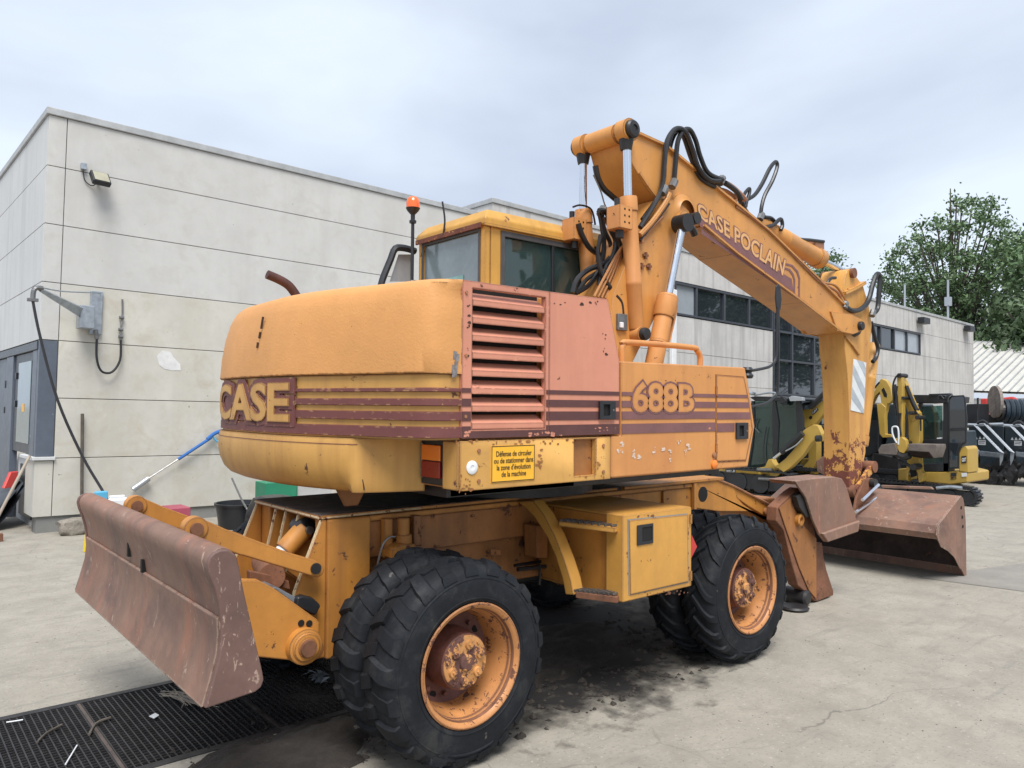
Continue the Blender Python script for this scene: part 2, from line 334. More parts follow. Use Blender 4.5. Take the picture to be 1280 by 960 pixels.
Zc = _cr(690, 140, .328); T3 = _cr(1000, 330, .3022); c2 = _cr(840, 170, .29167); c7 = _cr(560, 340, .3125)

def soft_patch_mat(name, col, amt=.9):
    m = bpy.data.materials.new(name); m.use_nodes = True; t = m.node_tree; n = t.nodes; l = t.links; p = n['Principled BSDF']; p.inputs['Base Color'].default_value = (*col, 1); p.inputs['Roughness'].default_value = .8
    tc_ = n.new('ShaderNodeTexCoord'); ln = n.new('ShaderNodeVectorMath'); ln.operation = 'LENGTH'; mp_ = n.new('ShaderNodeMapping'); mp_.inputs['Location'].default_value = (-1, -1, 0); mp_.inputs['Scale'].default_value = (2, 2, 0)
    l.new(tc_.outputs['Generated'], mp_.inputs[0]); l.new(mp_.outputs[0], ln.inputs[0])
    g_ = n.new('ShaderNodeNewGeometry'); q = n.new('ShaderNodeTexNoise'); q.inputs['Scale'].default_value = 4; q.inputs['Detail'].default_value = 7; q.inputs['Roughness'].default_value = .65; l.new(g_.outputs['Position'], q.inputs['Vector'])
    a = n.new('ShaderNodeMath'); a.operation = 'SUBTRACT'; l.new(ln.outputs['Value'], a.inputs[0]); l.new(q.outputs[0], a.inputs[1])
    r = n.new('ShaderNodeMapRange'); l.new(a.outputs[0], r.inputs[0]); r.inputs[1].default_value = .05; r.inputs[2].default_value = .42; r.inputs[3].default_value = amt; r.inputs[4].default_value = 0
    tr = n.new('ShaderNodeBsdfTransparent'); mm = n.new('ShaderNodeMixShader'); l.new(r.outputs[0], mm.inputs[0]); l.new(tr.outputs[0], mm.inputs[1]); l.new(p.outputs[0], mm.inputs[2]); l.new(mm.outputs[0], n['Material Output'].inputs[0]); return m
M['oil'] = soft_patch_mat('dark_oil_stain', (.012, .011, .011), .97)  # near-black for ground dirt plus painted shade under the machine
M['damp'] = soft_patch_mat('grey_damp_stain', (.17, .165, .155), .55)
M['dustyglass'] = mat('dusty_blue_glass', (.17, .23, .255), .10, var=.15, vscale=3, spec=.9)  # blue-grey sky reflection on the pane put into the base colour
M['teal'] = mat('teal_dusty_glass', (.17, .36, .34), .12, var=.3, vscale=5, spec=.9)  # teal of light reflected in the cab windows put into the colour

M['pipe_dark'] = mat('sooty_exhaust', (.075, .028, .022), .7, var=.3, vscale=8, rust=.3, rustcol=(.03, .02, .02))
M['seam'] = mat('worn_brown_bar', (.085, .065, .055), .7, var=.3, vscale=9)
M['bare'] = mat('bare_grey_chip', (.22, .20, .20), .6, var=.4, vscale=60)
M['mark'] = mat('dark_scratch', (.05, .025, .015), .8, var=.3)

M['minibucket'] = mat('grey_brown_bucket_steel', (.15, .125, .11), .6, var=.25, vscale=6, rust=.2, rustcol=(.25, .2, .17))
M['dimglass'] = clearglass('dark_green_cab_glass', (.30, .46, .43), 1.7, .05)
M['murk'] = mat('dark_teal_interior', (.03, .075, .07), .5, var=.4, vscale=4)

M['duststone'] = mat('off_white_box', (.45, .45, .44), .6)

M['worn'] = mat('worn_cream_edge', (.56, .43, .26), .7, var=.3, vscale=30, rust=.4, rustscale=30)
M['scuff'] = mat('pale_scuff', (.66, .52, .42), .7, var=.2, vscale=40)

M['letter'] = mat('pale_orange_lettering', (.66, .37, .15), .5, var=.1, vscale=12, rust=.08)

# ================================================================ SETTING: yard
GX0, GX1, GY0, GY1 = -5.98, 1.04, -.17, .91           # drain opening
def ground():
    g = G(); big = 900
    xs = [-big, GX0, GX1, big]; ys = [-big, GY0, GY1, big]
    for i in range(3):
        for j in range(3):
            if i == 1 and j == 1: continue
            g.add([(xs[i], ys[j], 0), (xs[i+1], ys[j], 0), (xs[i+1], ys[j+1], 0), (xs[i], ys[j+1], 0)], [(0, 1, 2, 3)])
    d = -.28
    for a, b in (((GX0, GY0), (GX1, GY0)), ((GX1, GY0), (GX1, GY1)), ((GX1, GY1), (GX0, GY1)), ((GX0, GY1), (GX0, GY0))):
        g.add([(*a, 0), (*b, 0), (*b, d), (*a, d)], [(0, 1, 2, 3)])
    g.add([(GX0, GY0, d), (GX1, GY0, d), (GX1, GY1, d), (GX0, GY1, d)], [(0, 1, 2, 3)])
    g.fm[-5:] = [1]*5
    # weld is not needed: the sheets share exact corners
    return g.out('ground', 'ground', mats=['ground', 'pit'], kind='structure', recentre=False)
ground()
def decal_sheet(name, pts, z, material, kind='structure', **k):
    g = G(); g.add([(p[0], p[1], z) for p in pts], [tuple(range(len(pts)))]); return g.out(name, material, kind=kind, **k)
decal_sheet('paving', [S(1146, 722, 2, 0)[:2], S(1290, 703, 2, 0)[:2], S(1450, 700, 2, 0)[:2], S(1450, 760, 2, 0)[:2], S(1290, 741, 2, 0)[:2]], .004, 'ground2')
def blob(cx, cy, rx, ry, n=40, rough=.25, rot=0.):
    ph = [random.uniform(0, 6.28) for _ in range(6)]; out_ = []
    for k in range(n):
        a = 2*math.pi*k/n; r = 1+rough*sum(math.sin((i+2)*a+ph[i])/(i+1.5) for i in range(6))
        x = math.cos(a)*rx*r; y = math.sin(a)*ry*r; out_.append((cx+x*math.cos(rot)-y*math.sin(rot), cy+x*math.sin(rot)+y*math.cos(rot)))
    return out_
# grating
gr = empty('drain_grate', ((GX0+GX1)/2, (GY0+GY1)/2, 0), 'long black steel drain grating set flush in the concrete under the dozer blade', 'grate')
gf = G()
for y0, y1 in ((GY0-.045, GY0+.006), (GY1-.006, GY1+.045)): gf.box((GX0-.04, y0, -.03), (GX1+.04, y1, .006))
gf.out('edge_frame', 'grate', gr, bevel=.003)
px0 = GX0; k = 0; firstp = None
while px0 < GX1-.1:
    if firstp is None:
        g = G(); w = .78
        for i in range(24): 
            x = px0+.012+i*(w-.03)/23; g.box((x-.0035, GY0+.01, -.04), (x+.0035, GY1-.01, .002))
        for j in range(32):
            y = GY0+.02+j*(GY1-GY0-.04)/31; g.box((px0+.008, y-.0022, -.03), (px0+w-.012, y+.0022, -.001))
        firstp = g.out('grate_panel', 'grate', gr, kind='stuff')
        g = G(); g.box((px0-.012, GY0+.01, -.05), (px0+.006, GY1-.01, .004)); seam = g.out('joint_bar', 'seam', gr, bevel=.002)
    else:
        copy_tree(firstp, (k*.78, 0, 0), gr); copy_tree(seam, (k*.78, 0, 0), gr)
    px0 += .78; k += 1
# mud and clods
def heap(name, cx, cy, rx, ry, h, label, cat='mud', material='mud', n=38, rot=0., seed=3):
    r2 = random.Random(seed); vs = []; fs = []; ca, sa = math.cos(rot), math.sin(rot)
    from mathutils import noise as mn
    for i in range(n+1):
        for j in range(n+1):
            u = 2*i/n-1; v = 2*j/n-1; q = mn.noise(Vector((u*2.5+seed, v*2.5, 0)))*.5+mn.noise(Vector((u*7, v*7+seed, 1)))*.3+mn.noise(Vector((u*19, v*19, seed)))*.25
            d = 1-math.sqrt(u*u+v*v)+q*.55; z = max(-.006, min(d, .5)*h*1.6*(.6+.8*(q+.4)))
            x = u*rx*1.15; y = v*ry*1.15; vs.append((cx+x*ca-y*sa, cy+x*sa+y*ca, z))
    for i in range(n):
        for j in range(n):
            a = i*(n+1)+j
            if max(vs[t][2] for t in (a, a+1, a+n+1, a+n+2)) > -.005: fs.append((a, a+n+1, a+n+2, a+1))
    used = sorted({i for f in fs for i in f}); mp_ = {u: i for i, u in enumerate(used)}
    return finish(name, [vs[u] for u in used], [tuple(mp_[i] for i in f) for f in fs], material, None, smooth=True, label=label, cat=cat, kind='stuff')
heap('mud_pile', -.66, -.52, .52, .30, .045, 'heap of dark mud and gravel spilled beside the drain grating and rear tyre', rot=.25, seed=5)
decal_sheet('oil_stain', [(-.9, -1.5), (3.5, -1.5), (3.5, 1.9), (-.9, 1.9)], .004, 'oil')  # oily dirt and the machine's soft ground shade painted as one sheet
decal_sheet('oil_stain', [(-1.15, -.85), (.3, -.85), (.3, -.23), (-1.15, -.23)], .006, 'damp')
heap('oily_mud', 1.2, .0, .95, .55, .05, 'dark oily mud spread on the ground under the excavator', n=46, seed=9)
def clods(name, n, fn, smin, smax, label, material='clod', cat='debris'):
    g = G()
    for _ in range(n):
        x, y = fn(); s = random.uniform(smin, smax)*random.choice((1, 1, .6)); z0 = .0
        rr = [Vector((x+s*random.uniform(.5, 1.2)*math.cos(t), y+s*random.uniform(.5, 1.2)*math.sin(t), z0)) for t in (0, 1.2, 2.5, 3.8, 5.1)]
        top = Vector((x+random.uniform(-.3, .3)*s, y+random.uniform(-.3, .3)*s, s*random.uniform(.4, .9)))
        g.add(rr+[top], [(i, (i+1) % 5, 5) for i in range(5)])
    return g.out(name, material, label=label, cat=cat, kind='stuff')
clods('gravel', 420, lambda: (random.gauss(-.66, .30), random.gauss(-.50, .17)), .005, .022, 'loose stones and crumbs of dirt on the mud by the grating')
clods('yard_litter', 520, lambda: (random.uniform(-1.5, 9), random.uniform(-3.2, 3.5)), .002, .007, 'small dark crumbs scattered over the concrete yard')
clods('dirt_crumbs', 500, lambda: (random.uniform(.2, 2.6), random.uniform(-1.1, .5)), .008, .04, 'clods of dark dirt lying under the excavator chassis')
# twigs and paper scraps on the grate
def gp(px, py, z=.012): q = S(px, py, 2, z); return (q.x, q.y, z)
def cg(x, y): return (x*.359375, 780+y*.359375)
for lab, pts, r_, m_ in (('thin dark twig lying on the grating nearest the left edge', [cg(130, 410), cg(160, 380), cg(215, 350)], .006, 'bark'),
                         ('forked dark twig on the grating left of the blade', [cg(310, 385), cg(335, 345), cg(385, 325)], .007, 'bark'),
                         ('pale bent straw lying on the grating', [cg(228, 488), cg(248, 455), cg(268, 422)], .004, 'chev_w'),
                         ('white strip of plastic at the upper edge of the grating', [cg(22, 342), cg(50, 338), cg(80, 333)], .004, 'chev_w')):
    tag(G().tube([gp(*p) for p in pts], r_, 6).out('twig' if m_ == 'bark' else 'plastic_strip', m_), lab, 'litter')
g = G(); c = [gp(*cg(518, 322)), gp(*cg(540, 311)), gp(*cg(554, 318)), gp(*cg(536, 330))]; g.loft([[Vector(p) for p in c], [Vector(p)+Vector((0, 0, .003)) for p in c]])
tag(g.out('paper_scrap', 'chev_w'), 'small white scrap of paper on the grating in front of the blade', 'litter')
g = G()
for i in range(26):
    a = gp(*cg(560+random.gauss(30, 25), 235+random.gauss(8, 8))); b = gp(*cg(640+random.gauss(40, 30), 262+random.gauss(15, 8)), .02); mid = (Vector(a)+Vector(b))/2+Vector((random.uniform(-.03, .03), random.uniform(-.03, .03), .01))
    g.tube([a, mid, b], .0022, 4, 3)
g.out('dry_straw', 'woodhandle', label='wisps of dry straw caught on the grating beside the blade tip', cat='straw', kind='stuff')
g = G()
for i in range(14):
    c = Vector(gp(*cg(1090+random.gauss(0, 28), 190+random.gauss(0, 9)), .02)); p = [c+Vector((random.uniform(-.05, .05), random.uniform(-.05, .05), random.uniform(0, .05))) for _ in range(4)]
    g.add(p, [(0, 1, 2), (1, 3, 2)])
tag(g.out('crumpled_plastic', 'steelgrey'), 'crumpled grey plastic sheet on the grating beside the rear tyre', 'litter')

# ================================================================ WORKSHOP
YB, XL = 11.95, 2.06
BR = empty('workshop', MB_@Vector((XL, YB, -1.7)), 'long flat-roofed workshop of grey precast concrete panels with dark framed windows', 'building')
def bg_out(g, name, material, parent=BR, **k):
    g.v = [MB_@v for v in g.v]; return g.out(name, material, parent, **k)
def wbox(name, a, b, material, parent=BR, bevel=.006, **k): return bg_out(G().box(a, b), name, material, parent, bevel=bevel, **k)
TOPN, TOPF, XF, XE = 4.01, 4.37, 10.0, 38.6
# core behind the panels (dark, seen only in the joints), roofs
gc = G(); gc.box((XL+.05, YB+.03, -2.3), (16.2, YB+.25, TOPN-.03)); gc.box((XF+.06, YB+.03, 3.6), (XE-.05, YB+.25, TOPF-.03)); gc.box((16.2, YB+.55, -2.3), (XE-.05, YB+.75, 3.7))
gc.box((XE-.25, YB+.3, -2.3), (XE-.05, YB+14, TOPF-.03)); gc.box((XL+.05, YB+.2, .95), (XL+.25, YB+14, TOPN-.03))
bg_out(gc, 'wall_core', 'gap')
gc = G(); gc.box((XL+.1, YB+.2, 3.75), (XF+.1, YB+14, 3.95)); gc.box((XF+.1, YB+.2, 4.1), (XE-.1, YB+14, 4.3)); bg_out(gc, 'roof', 'coping')
J = .005
def panel(x0, x1, z0, z1, m='wall'): wbox('wall_panel', (x0+J, YB, z0+J), (x1-J, YB+.03, z1-J), m, bevel=.004)
rows = [TOPN, 3.31, 2.51, 1.71, .92, .13, -.69, -1.48]
for i in range(7):
    z1, z0 = rows[i], rows[i+1]; m_ = 'wall' if i < 3 else 'walllow'
    panel(2.285, XF, z0, z1, m_)
    if i < 4: panel(XL, 2.285, z0, z1, 'wall')
panel(XL, 2.285, -1.48, -.72, 'walllow')
rf = [TOPF, 3.56, 2.66, 1.71, .92, .13, -.69, -1.48]
for i in range(7):
    z1, z0 = rf[i], rf[i+1]
    if i == 0: segs = [(XF, 16.2), (16.2, 21.1), (21.1, 28.0), (28.0, 32.8), (32.8, XE)]
    elif i == 1: segs = [(XF, 16.2), (32.5, XE)]
    else: segs = [(XF, 16.2), (16.2, 21.1), (25.6, 28.0), (28.0, 32.8), (32.8, XE)]
    if i == 1: segs.append((25.6, 28.0))
    if i >= 5: segs.append((21.1, 25.6))
    for a, b in segs: panel(a, b, z0, z1, 'wallfar')
# left wall panels
lr = [TOPN, 3.31, 2.51, 1.71, .92]
for i in range(4): wbox('wall_panel', (XL, YB+.03+J, lr[i+1]+J), (XL+.03, YB+13, lr[i]-J), 'wallleft', bevel=.004)
for i in range(7):
    wbox('wall_panel', (XE-.03, YB+.04, rf[i+1]+J), (XE, YB+13, rf[i]-J), 'wallfar', bevel=.004)
# end wall of the taller section above the lower roof
wbox('wall_panel', (XF, YB+.03, 4.0), (XF+.05, YB+13, TOPF-J), 'wallfar', bevel=.004)
# copings
for nm, a, b in (('coping', (XL-.03, YB-.03, TOPN), (XF, YB+.25, TOPN+.10)), ('coping', (XL-.03, YB+.25, TOPN), (XL+.25, YB+13, TOPN+.10)),
                 ('coping', (XF-.03, YB-.03, TOPF), (XE+.03, YB+.25, TOPF+.10)), ('coping', (XF-.03, YB+.25, TOPF), (XF+.2, YB+13, TOPF+.10)), ('coping', (XE-.2, YB+.25, TOPF), (XE+.03, YB+13, TOPF+.1))):
    wbox(nm, a, b, 'coping', bevel=.01)
wbox('plinth', (XL+.05, YB+.035, -2.2), (XE-.1, YB+.3, -1.487), 'plinth', bevel=.0)
# dark corner cladding and glazed door bay on the end wall
wbox('corner_cladding', (XL+.004, YB+.002, -.665), (2.278, YB+.12, .913), 'doorgrey')
wbox('pillar_cap', (XL-.035, YB-.035, -.715), (2.30, YB+.9, -.668), 'wallleft')
wbox('pillar', (XL+.001, YB+.031, -1.48), (XL+.25, YB+.62, -.717), 'walllow', bevel=.01)
wbox('lintel', (XL-.012, YB+.1, .79), (XL+.06, YB+8, .905), 'frame')
def lb(name, y0, y1, z0, z1, x0=.02, x1=.08, m_='doorgrey', **k): return wbox(name, (XL+x0, y0, z0), (XL+x1, y1, z1), m_, **k)
lb('frame_post', YB+.122, YB+.42, -.665, .785, .0, .09, 'doorgrey')
ww = lb('window_frame', 12.42, 13.9, -.66, .785, .03, .09, 'frame')
lb('pane', 12.58, 13.55, -.52, .66, .02, .029, 'dustyglass', parent=ww)
lb('door_post', 13.9, 14.5, -1.9, .785, .0, .1, 'doorgrey')
dd = lb('door', 14.52, 15.75, -1.9, .785, .03, .09, 'doorgrey'); lb('hinge', 14.47, 14.56, .3, .42, -.012, .03, 'black', parent=dd); lb('hinge', 14.47, 14.56, -.1, .0, -.012, .03, 'black', parent=dd)
lb('hinge', 13.62, 13.7, .42, .52, .0, .03, 'black', parent=ww); lb('hinge', 13.62, 13.7, .0, .1, .0, .03, 'black', parent=ww)
lb('door_post', 15.77, 16.1, -1.9, .785, .0, .1, 'doorgrey'); dd = lb('door', 16.12, 17.6, -1.9, .785, .03, .09, 'doorgrey')
lb('wall_panel', 12.6, 13.9, -1.9, -.72, .12, .3, 'wallleft')
lb('louvre_panel', 12.65, 13.6, -1.6, -.85, .10, .118, 'black')  # black sheet standing in for the dark of the recess below the sill
g = G(); g.box((XL+.012, 12.98, -.07), (XL+.019, 13.10, .05)); bg_out(g, 'warning_sticker', 'sticker', ww)
# windows
def window(x0, x1, z0, z1, cols, rws, pale=(), recess=.06):
    fr = G(); t = .055
    fr.box((x0, YB-.02, z0), (x1, YB+recess+.05, z0+t)); fr.box((x0, YB-.02, z1-t), (x1, YB+recess+.05, z1))
    fr.box((x0, YB-.018, z0+t), (x0+t, YB+recess+.05, z1-t)); fr.box((x1-t, YB-.018, z0+t), (x1, YB+recess+.05, z1-t))
    for cx_ in cols: fr.box((cx_-t*.8, YB-.012, z0+t), (cx_+t*.8, YB+recess+.05, z1-t))
    for rz in rws:
        xs = [x0]+list(cols)+[x1]
        for a, b in zip(xs, xs[1:]): fr.box((a+t, YB-.008, rz-t*.6), (b-t, YB+recess+.05, rz+t*.6))
    fo = bg_out(fr, 'window', 'frame', bevel=.006)
    xs = [x0]+list(cols)+[x1]; zs = [z0]+list(rws)+[z1]; q = 0
    for a, b in zip(xs, xs[1:]):
        for c_, d_ in zip(zs, zs[1:]):
            bg_out(G().box((a+.05, YB+recess-.005, c_+.04), (b-.05, YB+recess+.01, d_-.04)), 'pane', 'palewin' if q in pale else 'winglass', fo); q += 1
    return fo
colx = [B(p, 400, 1, YB).x for p in (870.5, 905.5, 936.5)]
window(16.22, 21.08, 2.68, 3.54, colx, [], pale=(0,))
colb = [B(p, 400, 1, YB).x for p in (990.5, 1018, 1037)]
rowb = [B(991.6, q, 1, YB).z for q in (452, 417)]
window(21.12, 25.58, .75, 3.54, colb, rowb)
wbox('wall_panel', (21.1+J, YB, .13+J), (25.6-J, YB+.03, .742), 'frame')
colr = [B(p, 420, 1, YB).x for p in (1101, 1118, 1134)]
window(28.02, 32.45, 2.68, 3.54, colr, [], pale=(2, 3))
wbox('downpipe', (15.98, YB-.12, -1.6), (16.16, YB-.005, 3.3), 'white', bevel=.02)
# far shed with ribbed roof to the right
sx = 44.
def SB(px, py): return B(px, py, 0, sx)
shed = empty('storage_shed', MB_@Vector((sx, 8, -1.7)), 'low shed with cream ribbed metal roof beyond the workshop end', 'building')
p_ = [SB(1218, 445), SB(1400, 560)]
g = G(); eave = SB(1218, 482).z; eave2 = SB(1290, 492).z
y_l, y_r = YB+7., 5.5
g.add([(sx, y_l, eave), (sx, y_r, eave2-.2), (sx+9, y_r, eave2+3.0), (sx+9, y_l, eave+3.3)], [(0, 1, 2, 3)]); g.add([(sx, y_l, eave-.12), (sx, y_r, eave2-.32), (sx+9, y_r, eave2+2.9), (sx+9, y_l, eave+3.2)], [(0, 1, 2, 3)])
bg_out(g, 'roof', 'roof', shed)
g = G(); n_ = 36
for i in range(n_):
    t = i/(n_-1); ya = y_l+(y_r-y_l)*t; za = eave+(eave2-.2-eave)*t; zb = za+3.3-.1*t
    g.loft([[Vector((sx-.05, ya-.025, za)), Vector((sx-.05, ya+.025, za)), Vector((sx-.05, ya+.025, za+.06)), Vector((sx-.05, ya-.025, za+.06))], [Vector((sx+9, ya-.025, zb)), Vector((sx+9, ya+.025, zb)), Vector((sx+9, ya+.025, zb+.06)), Vector((sx+9, ya-.025, zb+.06))]])
bg_out(g, 'roof_rib', 'coping', shed, kind='stuff')
bg_out(G().box((sx+.2, y_r+.1, -3), (sx+9, y_l, eave2-.22)), 'wall', 'wallleft', shed)
bg_out(G().box((sx+.1, YB-1.4, -2), (sx+.19, YB-.2, eave2-.5)), 'door', 'gap', shed)

# things fixed to or leaning on the workshop
def bp(px, py, off=0.): v = B(px, py, 1, YB-off); return v
fl = empty('floodlight', MB_@bp(125, 225, .1), 'square floodlight with cable and junction box high on the workshop wall near the corner', 'floodlight')
c0 = bp(125, 224, .16)
xf = Matrix.Translation(c0)@Euler((math.radians(-38), 0, math.radians(8))).to_matrix().to_4x4()
bg_out(G().box((-.12, -.05, -.11), (.12, .03, .11), xf=xf), 'housing', 'black', fl, bevel=.012)
bg_out(G().box((-.098, -.056, -.09), (.098, -.0505, .09), xf=xf), 'lens', 'lampglass', fl)
bg_out(G().cyl(c0+Vector((0, .03, 0)), c0+Vector((0, .155, .0)), .02), 'bracket', 'fit', fl)
cj = bp(104.5, 208, .03); bg_out(G().box(cj-Vector((.035, .03, .045)), cj+Vector((.035, .028, .045))), 'junction_box', 'steelgrey', fl, bevel=.006)
bg_out(G().tube([bp(104, 213, .02), bp(106, 225, .02), bp(114, 232, .02), bp(120, 230, .05)], .007, 6), 'cable', 'black', fl)
# swivel hose arm
ha = empty('hose_swing_arm', MB_@bp(110, 395, .1), 'galvanised swivel arm with wall box carrying a black hose at the building corner', 'hose arm')
a0 = bp(105, 366, .1); a1 = bp(127, 402, .1)
bg_out(G().box((bp(112, 380).x, YB-.05, bp(112, 418).z), (bp(127.5, 380).x, YB-.002, bp(120, 364).z)), 'wall_plate', 'steelgrey', ha, bevel=.01)
bg_out(G().box((bp(94, 390).x, YB-.30, bp(100, 412).z), (bp(112, 390).x, YB-.06, bp(100, 384).z)), 'bracket_box', 'steelgrey', ha, bevel=.01)
tip = MB_@B(50, 362, 1, YB-.9); 
armb = MB_@bp(106, 388, .2)
g = G(); d_ = (tip-armb).normalized(); up = Vector((0, 0, 1))
g.loft([[armb+Vector((0, 0, .03)), armb+Vector((.03, -.03, .0)), armb+Vector((0, 0, -.14)), armb+Vector((-.03, .03, 0))], [tip+Vector((0, 0, .03)), tip+Vector((.025, -.025, 0)), tip+Vector((0, 0, -.03)), tip+Vector((-.025, .025, 0))]])
g.out('arm', 'steelgrey', ha, bevel=.004)
G().tube([MB_@bp(126, 366, .06), armb.lerp(tip, .5)+Vector((0, 0, .12)), tip+Vector((0, 0, .03))], .009, 6).out('stay_rod', 'steelgrey', ha)
G().tube([tip+Vector((.03, 0, .02)), tip+Vector((-.06, -.02, 0)), tip+Vector((-.08, -.03, -.14))], .03, 8).out('swivel', 'fit', ha)
G().box(tip+Vector((-.14, -.06, -.16)), tip+Vector((-.02, .0, -.12))).out('clamp', 'fit', ha, bevel=.004)
bg_out(G().cyl(bp(120, 412, .08), bp(121, 424, .08), .028), 'valve', 'fit', ha)
hang = [tip+Vector((-.08, -.03, -.14)), MB_@B(50, 420, 1, YB-1.0), MB_@B(72, 500, 1, YB-1.15), MB_@B(103, 570, 1, YB-1.3), MB_@B(131, 618, 1, YB-1.5), MB_@B(150, 655, 1, YB-1.8)]
tag(G().tube(hang, .017, 8).out('hanging_hose', 'hose'), 'long black hose hanging from the swivel arm down behind the dozer blade', 'hose')
tag(bg_out(G().tube([bp(121, 424, .08), bp(121, 448, .1), bp(127, 464, .1), bp(140, 465, .08), bp(150, 450, .06), bp(151, 425, .04)], .016, 8), 'looped_hose', 'hose', None), 'short black hose looped between the wall box and the pipe valve', 'hose')
vp = empty('wall_tap', MB_@bp(152, 400, .03), 'slim metal pipe with valve joints on the workshop wall right of the hose arm', 'pipe')
bg_out(G().tube([bp(153, 374, .02), bp(153, 395, .02), bp(151, 410, .04), bp(151, 426, .04)], .012, 6), 'pipe', 'fit', vp)
for q in ((152, 397), (151, 412), (151, 421)): bg_out(G().cyl(bp(*q, .04)+Vector((-.03, 0, 0)), bp(*q, .04)+Vector((.03, 0, 0)), .024, n=10), 'valve', 'fit', vp)
tag(bg_out(G().tube([bp(103, 517, .05), bp(102, 655, .08)], .022, 8, smooth=False), 'leaning_pole', 'bark', None), 'dark round pole leaning upright on the workshop wall behind the blade', 'pole')
pl_ = empty('pressure_lance', MB_@bp(220, 580, .08), 'blue handled spray lance with silver nozzle hanging slanted on the wall', 'lance')
bg_out(G().cyl(bp(166, 612, .08), bp(186, 598, .08), .042, n=14), 'nozzle', 'alu', pl_, smooth=True)
bg_out(G().tube([bp(186, 598, .08), bp(223, 574, .08)], .010, 6), 'tube', 'fit', pl_)
bg_out(G().tube([bp(223, 574, .08), bp(264, 547, .08)], .024, 8), 'grip', 'blue', pl_)
bg_out(G().tube([bp(259, 549, .08), bp(268, 542, .08), bp(278, 538, .08)], .03, 8), 'trigger', 'blue', pl_)
bg_out(G().tube([bp(266, 546, .08), bp(272, 552, .08), bp(280, 548, .08)], .014, 6), 'trigger_guard', 'cyan', pl_)
# chipped white render patches on the wall
def patch(name, pts, lab):
    g = G(); vs = [bp(*p) for p in pts]; g.loft([[v-Vector((0, .004, 0)) for v in vs], [v-Vector((0, .0005, 0)) for v in vs]]); tag(bg_out(g, name, 'wallpatch', BR))
patch('filler_patch', [(196, 445), (203, 438), (213, 440), (217, 447), (225, 455), (226, 463), (214, 463), (205, 461), (199, 456)], '')
# pole, sheets, dustpan at the door
sh = G(); sp = []
grp = 'dark plastic sheets leaning by the door'
dy = YB+1.3
for i, (x0_, x1_) in enumerate(((0, 23), (8, 27), (16, 31), (-8, 18))):
    g = G(); a = MB_@B(x1_+1, 598+i*5, 1, dy-.12*i-.2); b = MB_@B(x0_-26, 660-4*i, 1, dy-.12*i-.5); b.z = .01; bl = b+Vector((-.15, .75, 0)); al = a+Vector((.0, .75, 0))
    dn = Vector((.015, -.02, 0)); bow = Vector((.0, -.06, -.05))
    m1 = a.lerp(b, .5)+bow; m2 = al.lerp(bl, .5)+bow
    g.loft([[a, m1, b, bl, m2, al], [p+dn for p in (a, m1, b, bl, m2, al)]])
    tag(g.out('plastic_sheet', 'plastic_bag', None, bevel=.004), ['dark ribbed sheet leaning nearest the pillar', 'second dark sheet leaning left of the pillar', 'dark sheet leaning behind the other sheets', 'leftmost dark sheet leaning at the frame edge'][i], 'sheet', grp)
bh = empty('broom', S(2, 640, 0, -1.1), 'long pale wooden broom handle leaning against the pillar by the dark door', 'broom')
hb = MB_@B(37, 570, 1, YB+.0); ht = MB_@B(-14, 668, 1, YB-.35)
G().tube([hb, ht], .019, 8, smooth=False).out('handle', 'woodhandle', bh)
G().box(ht+Vector((-.2, -.04, -.1)), ht+Vector((.15, .04, 0))).out('brush_head', 'rust', bh, bevel=.01)
g = G(); a = MB_@B(19, 590, 1, YB+.5); b = MB_@B(12, 610, 1, YB+.4)
w_ = Vector((.05, .05, 0)); g.loft([[a-w_, a+w_, b+w_*1.4, b-w_*1.4], [p+Vector((-.03, .03, .01)) for p in (a-w_, a+w_, b+w_*1.4, b-w_*1.4)]]); tag(g.out('dustpan', 'red', bevel=.01), 'small red dustpan wedged behind the broom handle', 'dustpan')
# stone block at the wall foot
def rock(name, c, s, material, label, cat, seed=0, parent=None):
    from mathutils import noise as mn
    bm = bmesh.new(); bmesh.ops.create_icosphere(bm, subdivisions=3, radius=1)
    vs = []
    for v in bm.verts:
        p = Vector((max(-.75, min(.75, v.co.x)), max(-.75, min(.75, v.co.y)), max(-.7, min(.7, v.co.z)))); p *= 1+.18*mn.noise(v.co*1.7+Vector((seed, 0, 0)))+.07*mn.noise(v.co*5)
        vs.append(Vector((c[0]+p.x*s[0], c[1]+p.y*s[1], max(.0, c[2]+p.z*s[2]))))
    fs = [tuple(v.index for v in f.verts) for f in bm.faces]; bm.free()
    return finish(name, vs, fs, material, parent, smooth=True, label=label, cat=cat)
q = S(92, 666, 2, 0); rock('stone_block', (q.x, q.y-.1, .1), (.27, .2, .14), 'stone', 'rough pale stone block lying at the foot of the workshop wall', 'stone', 3)

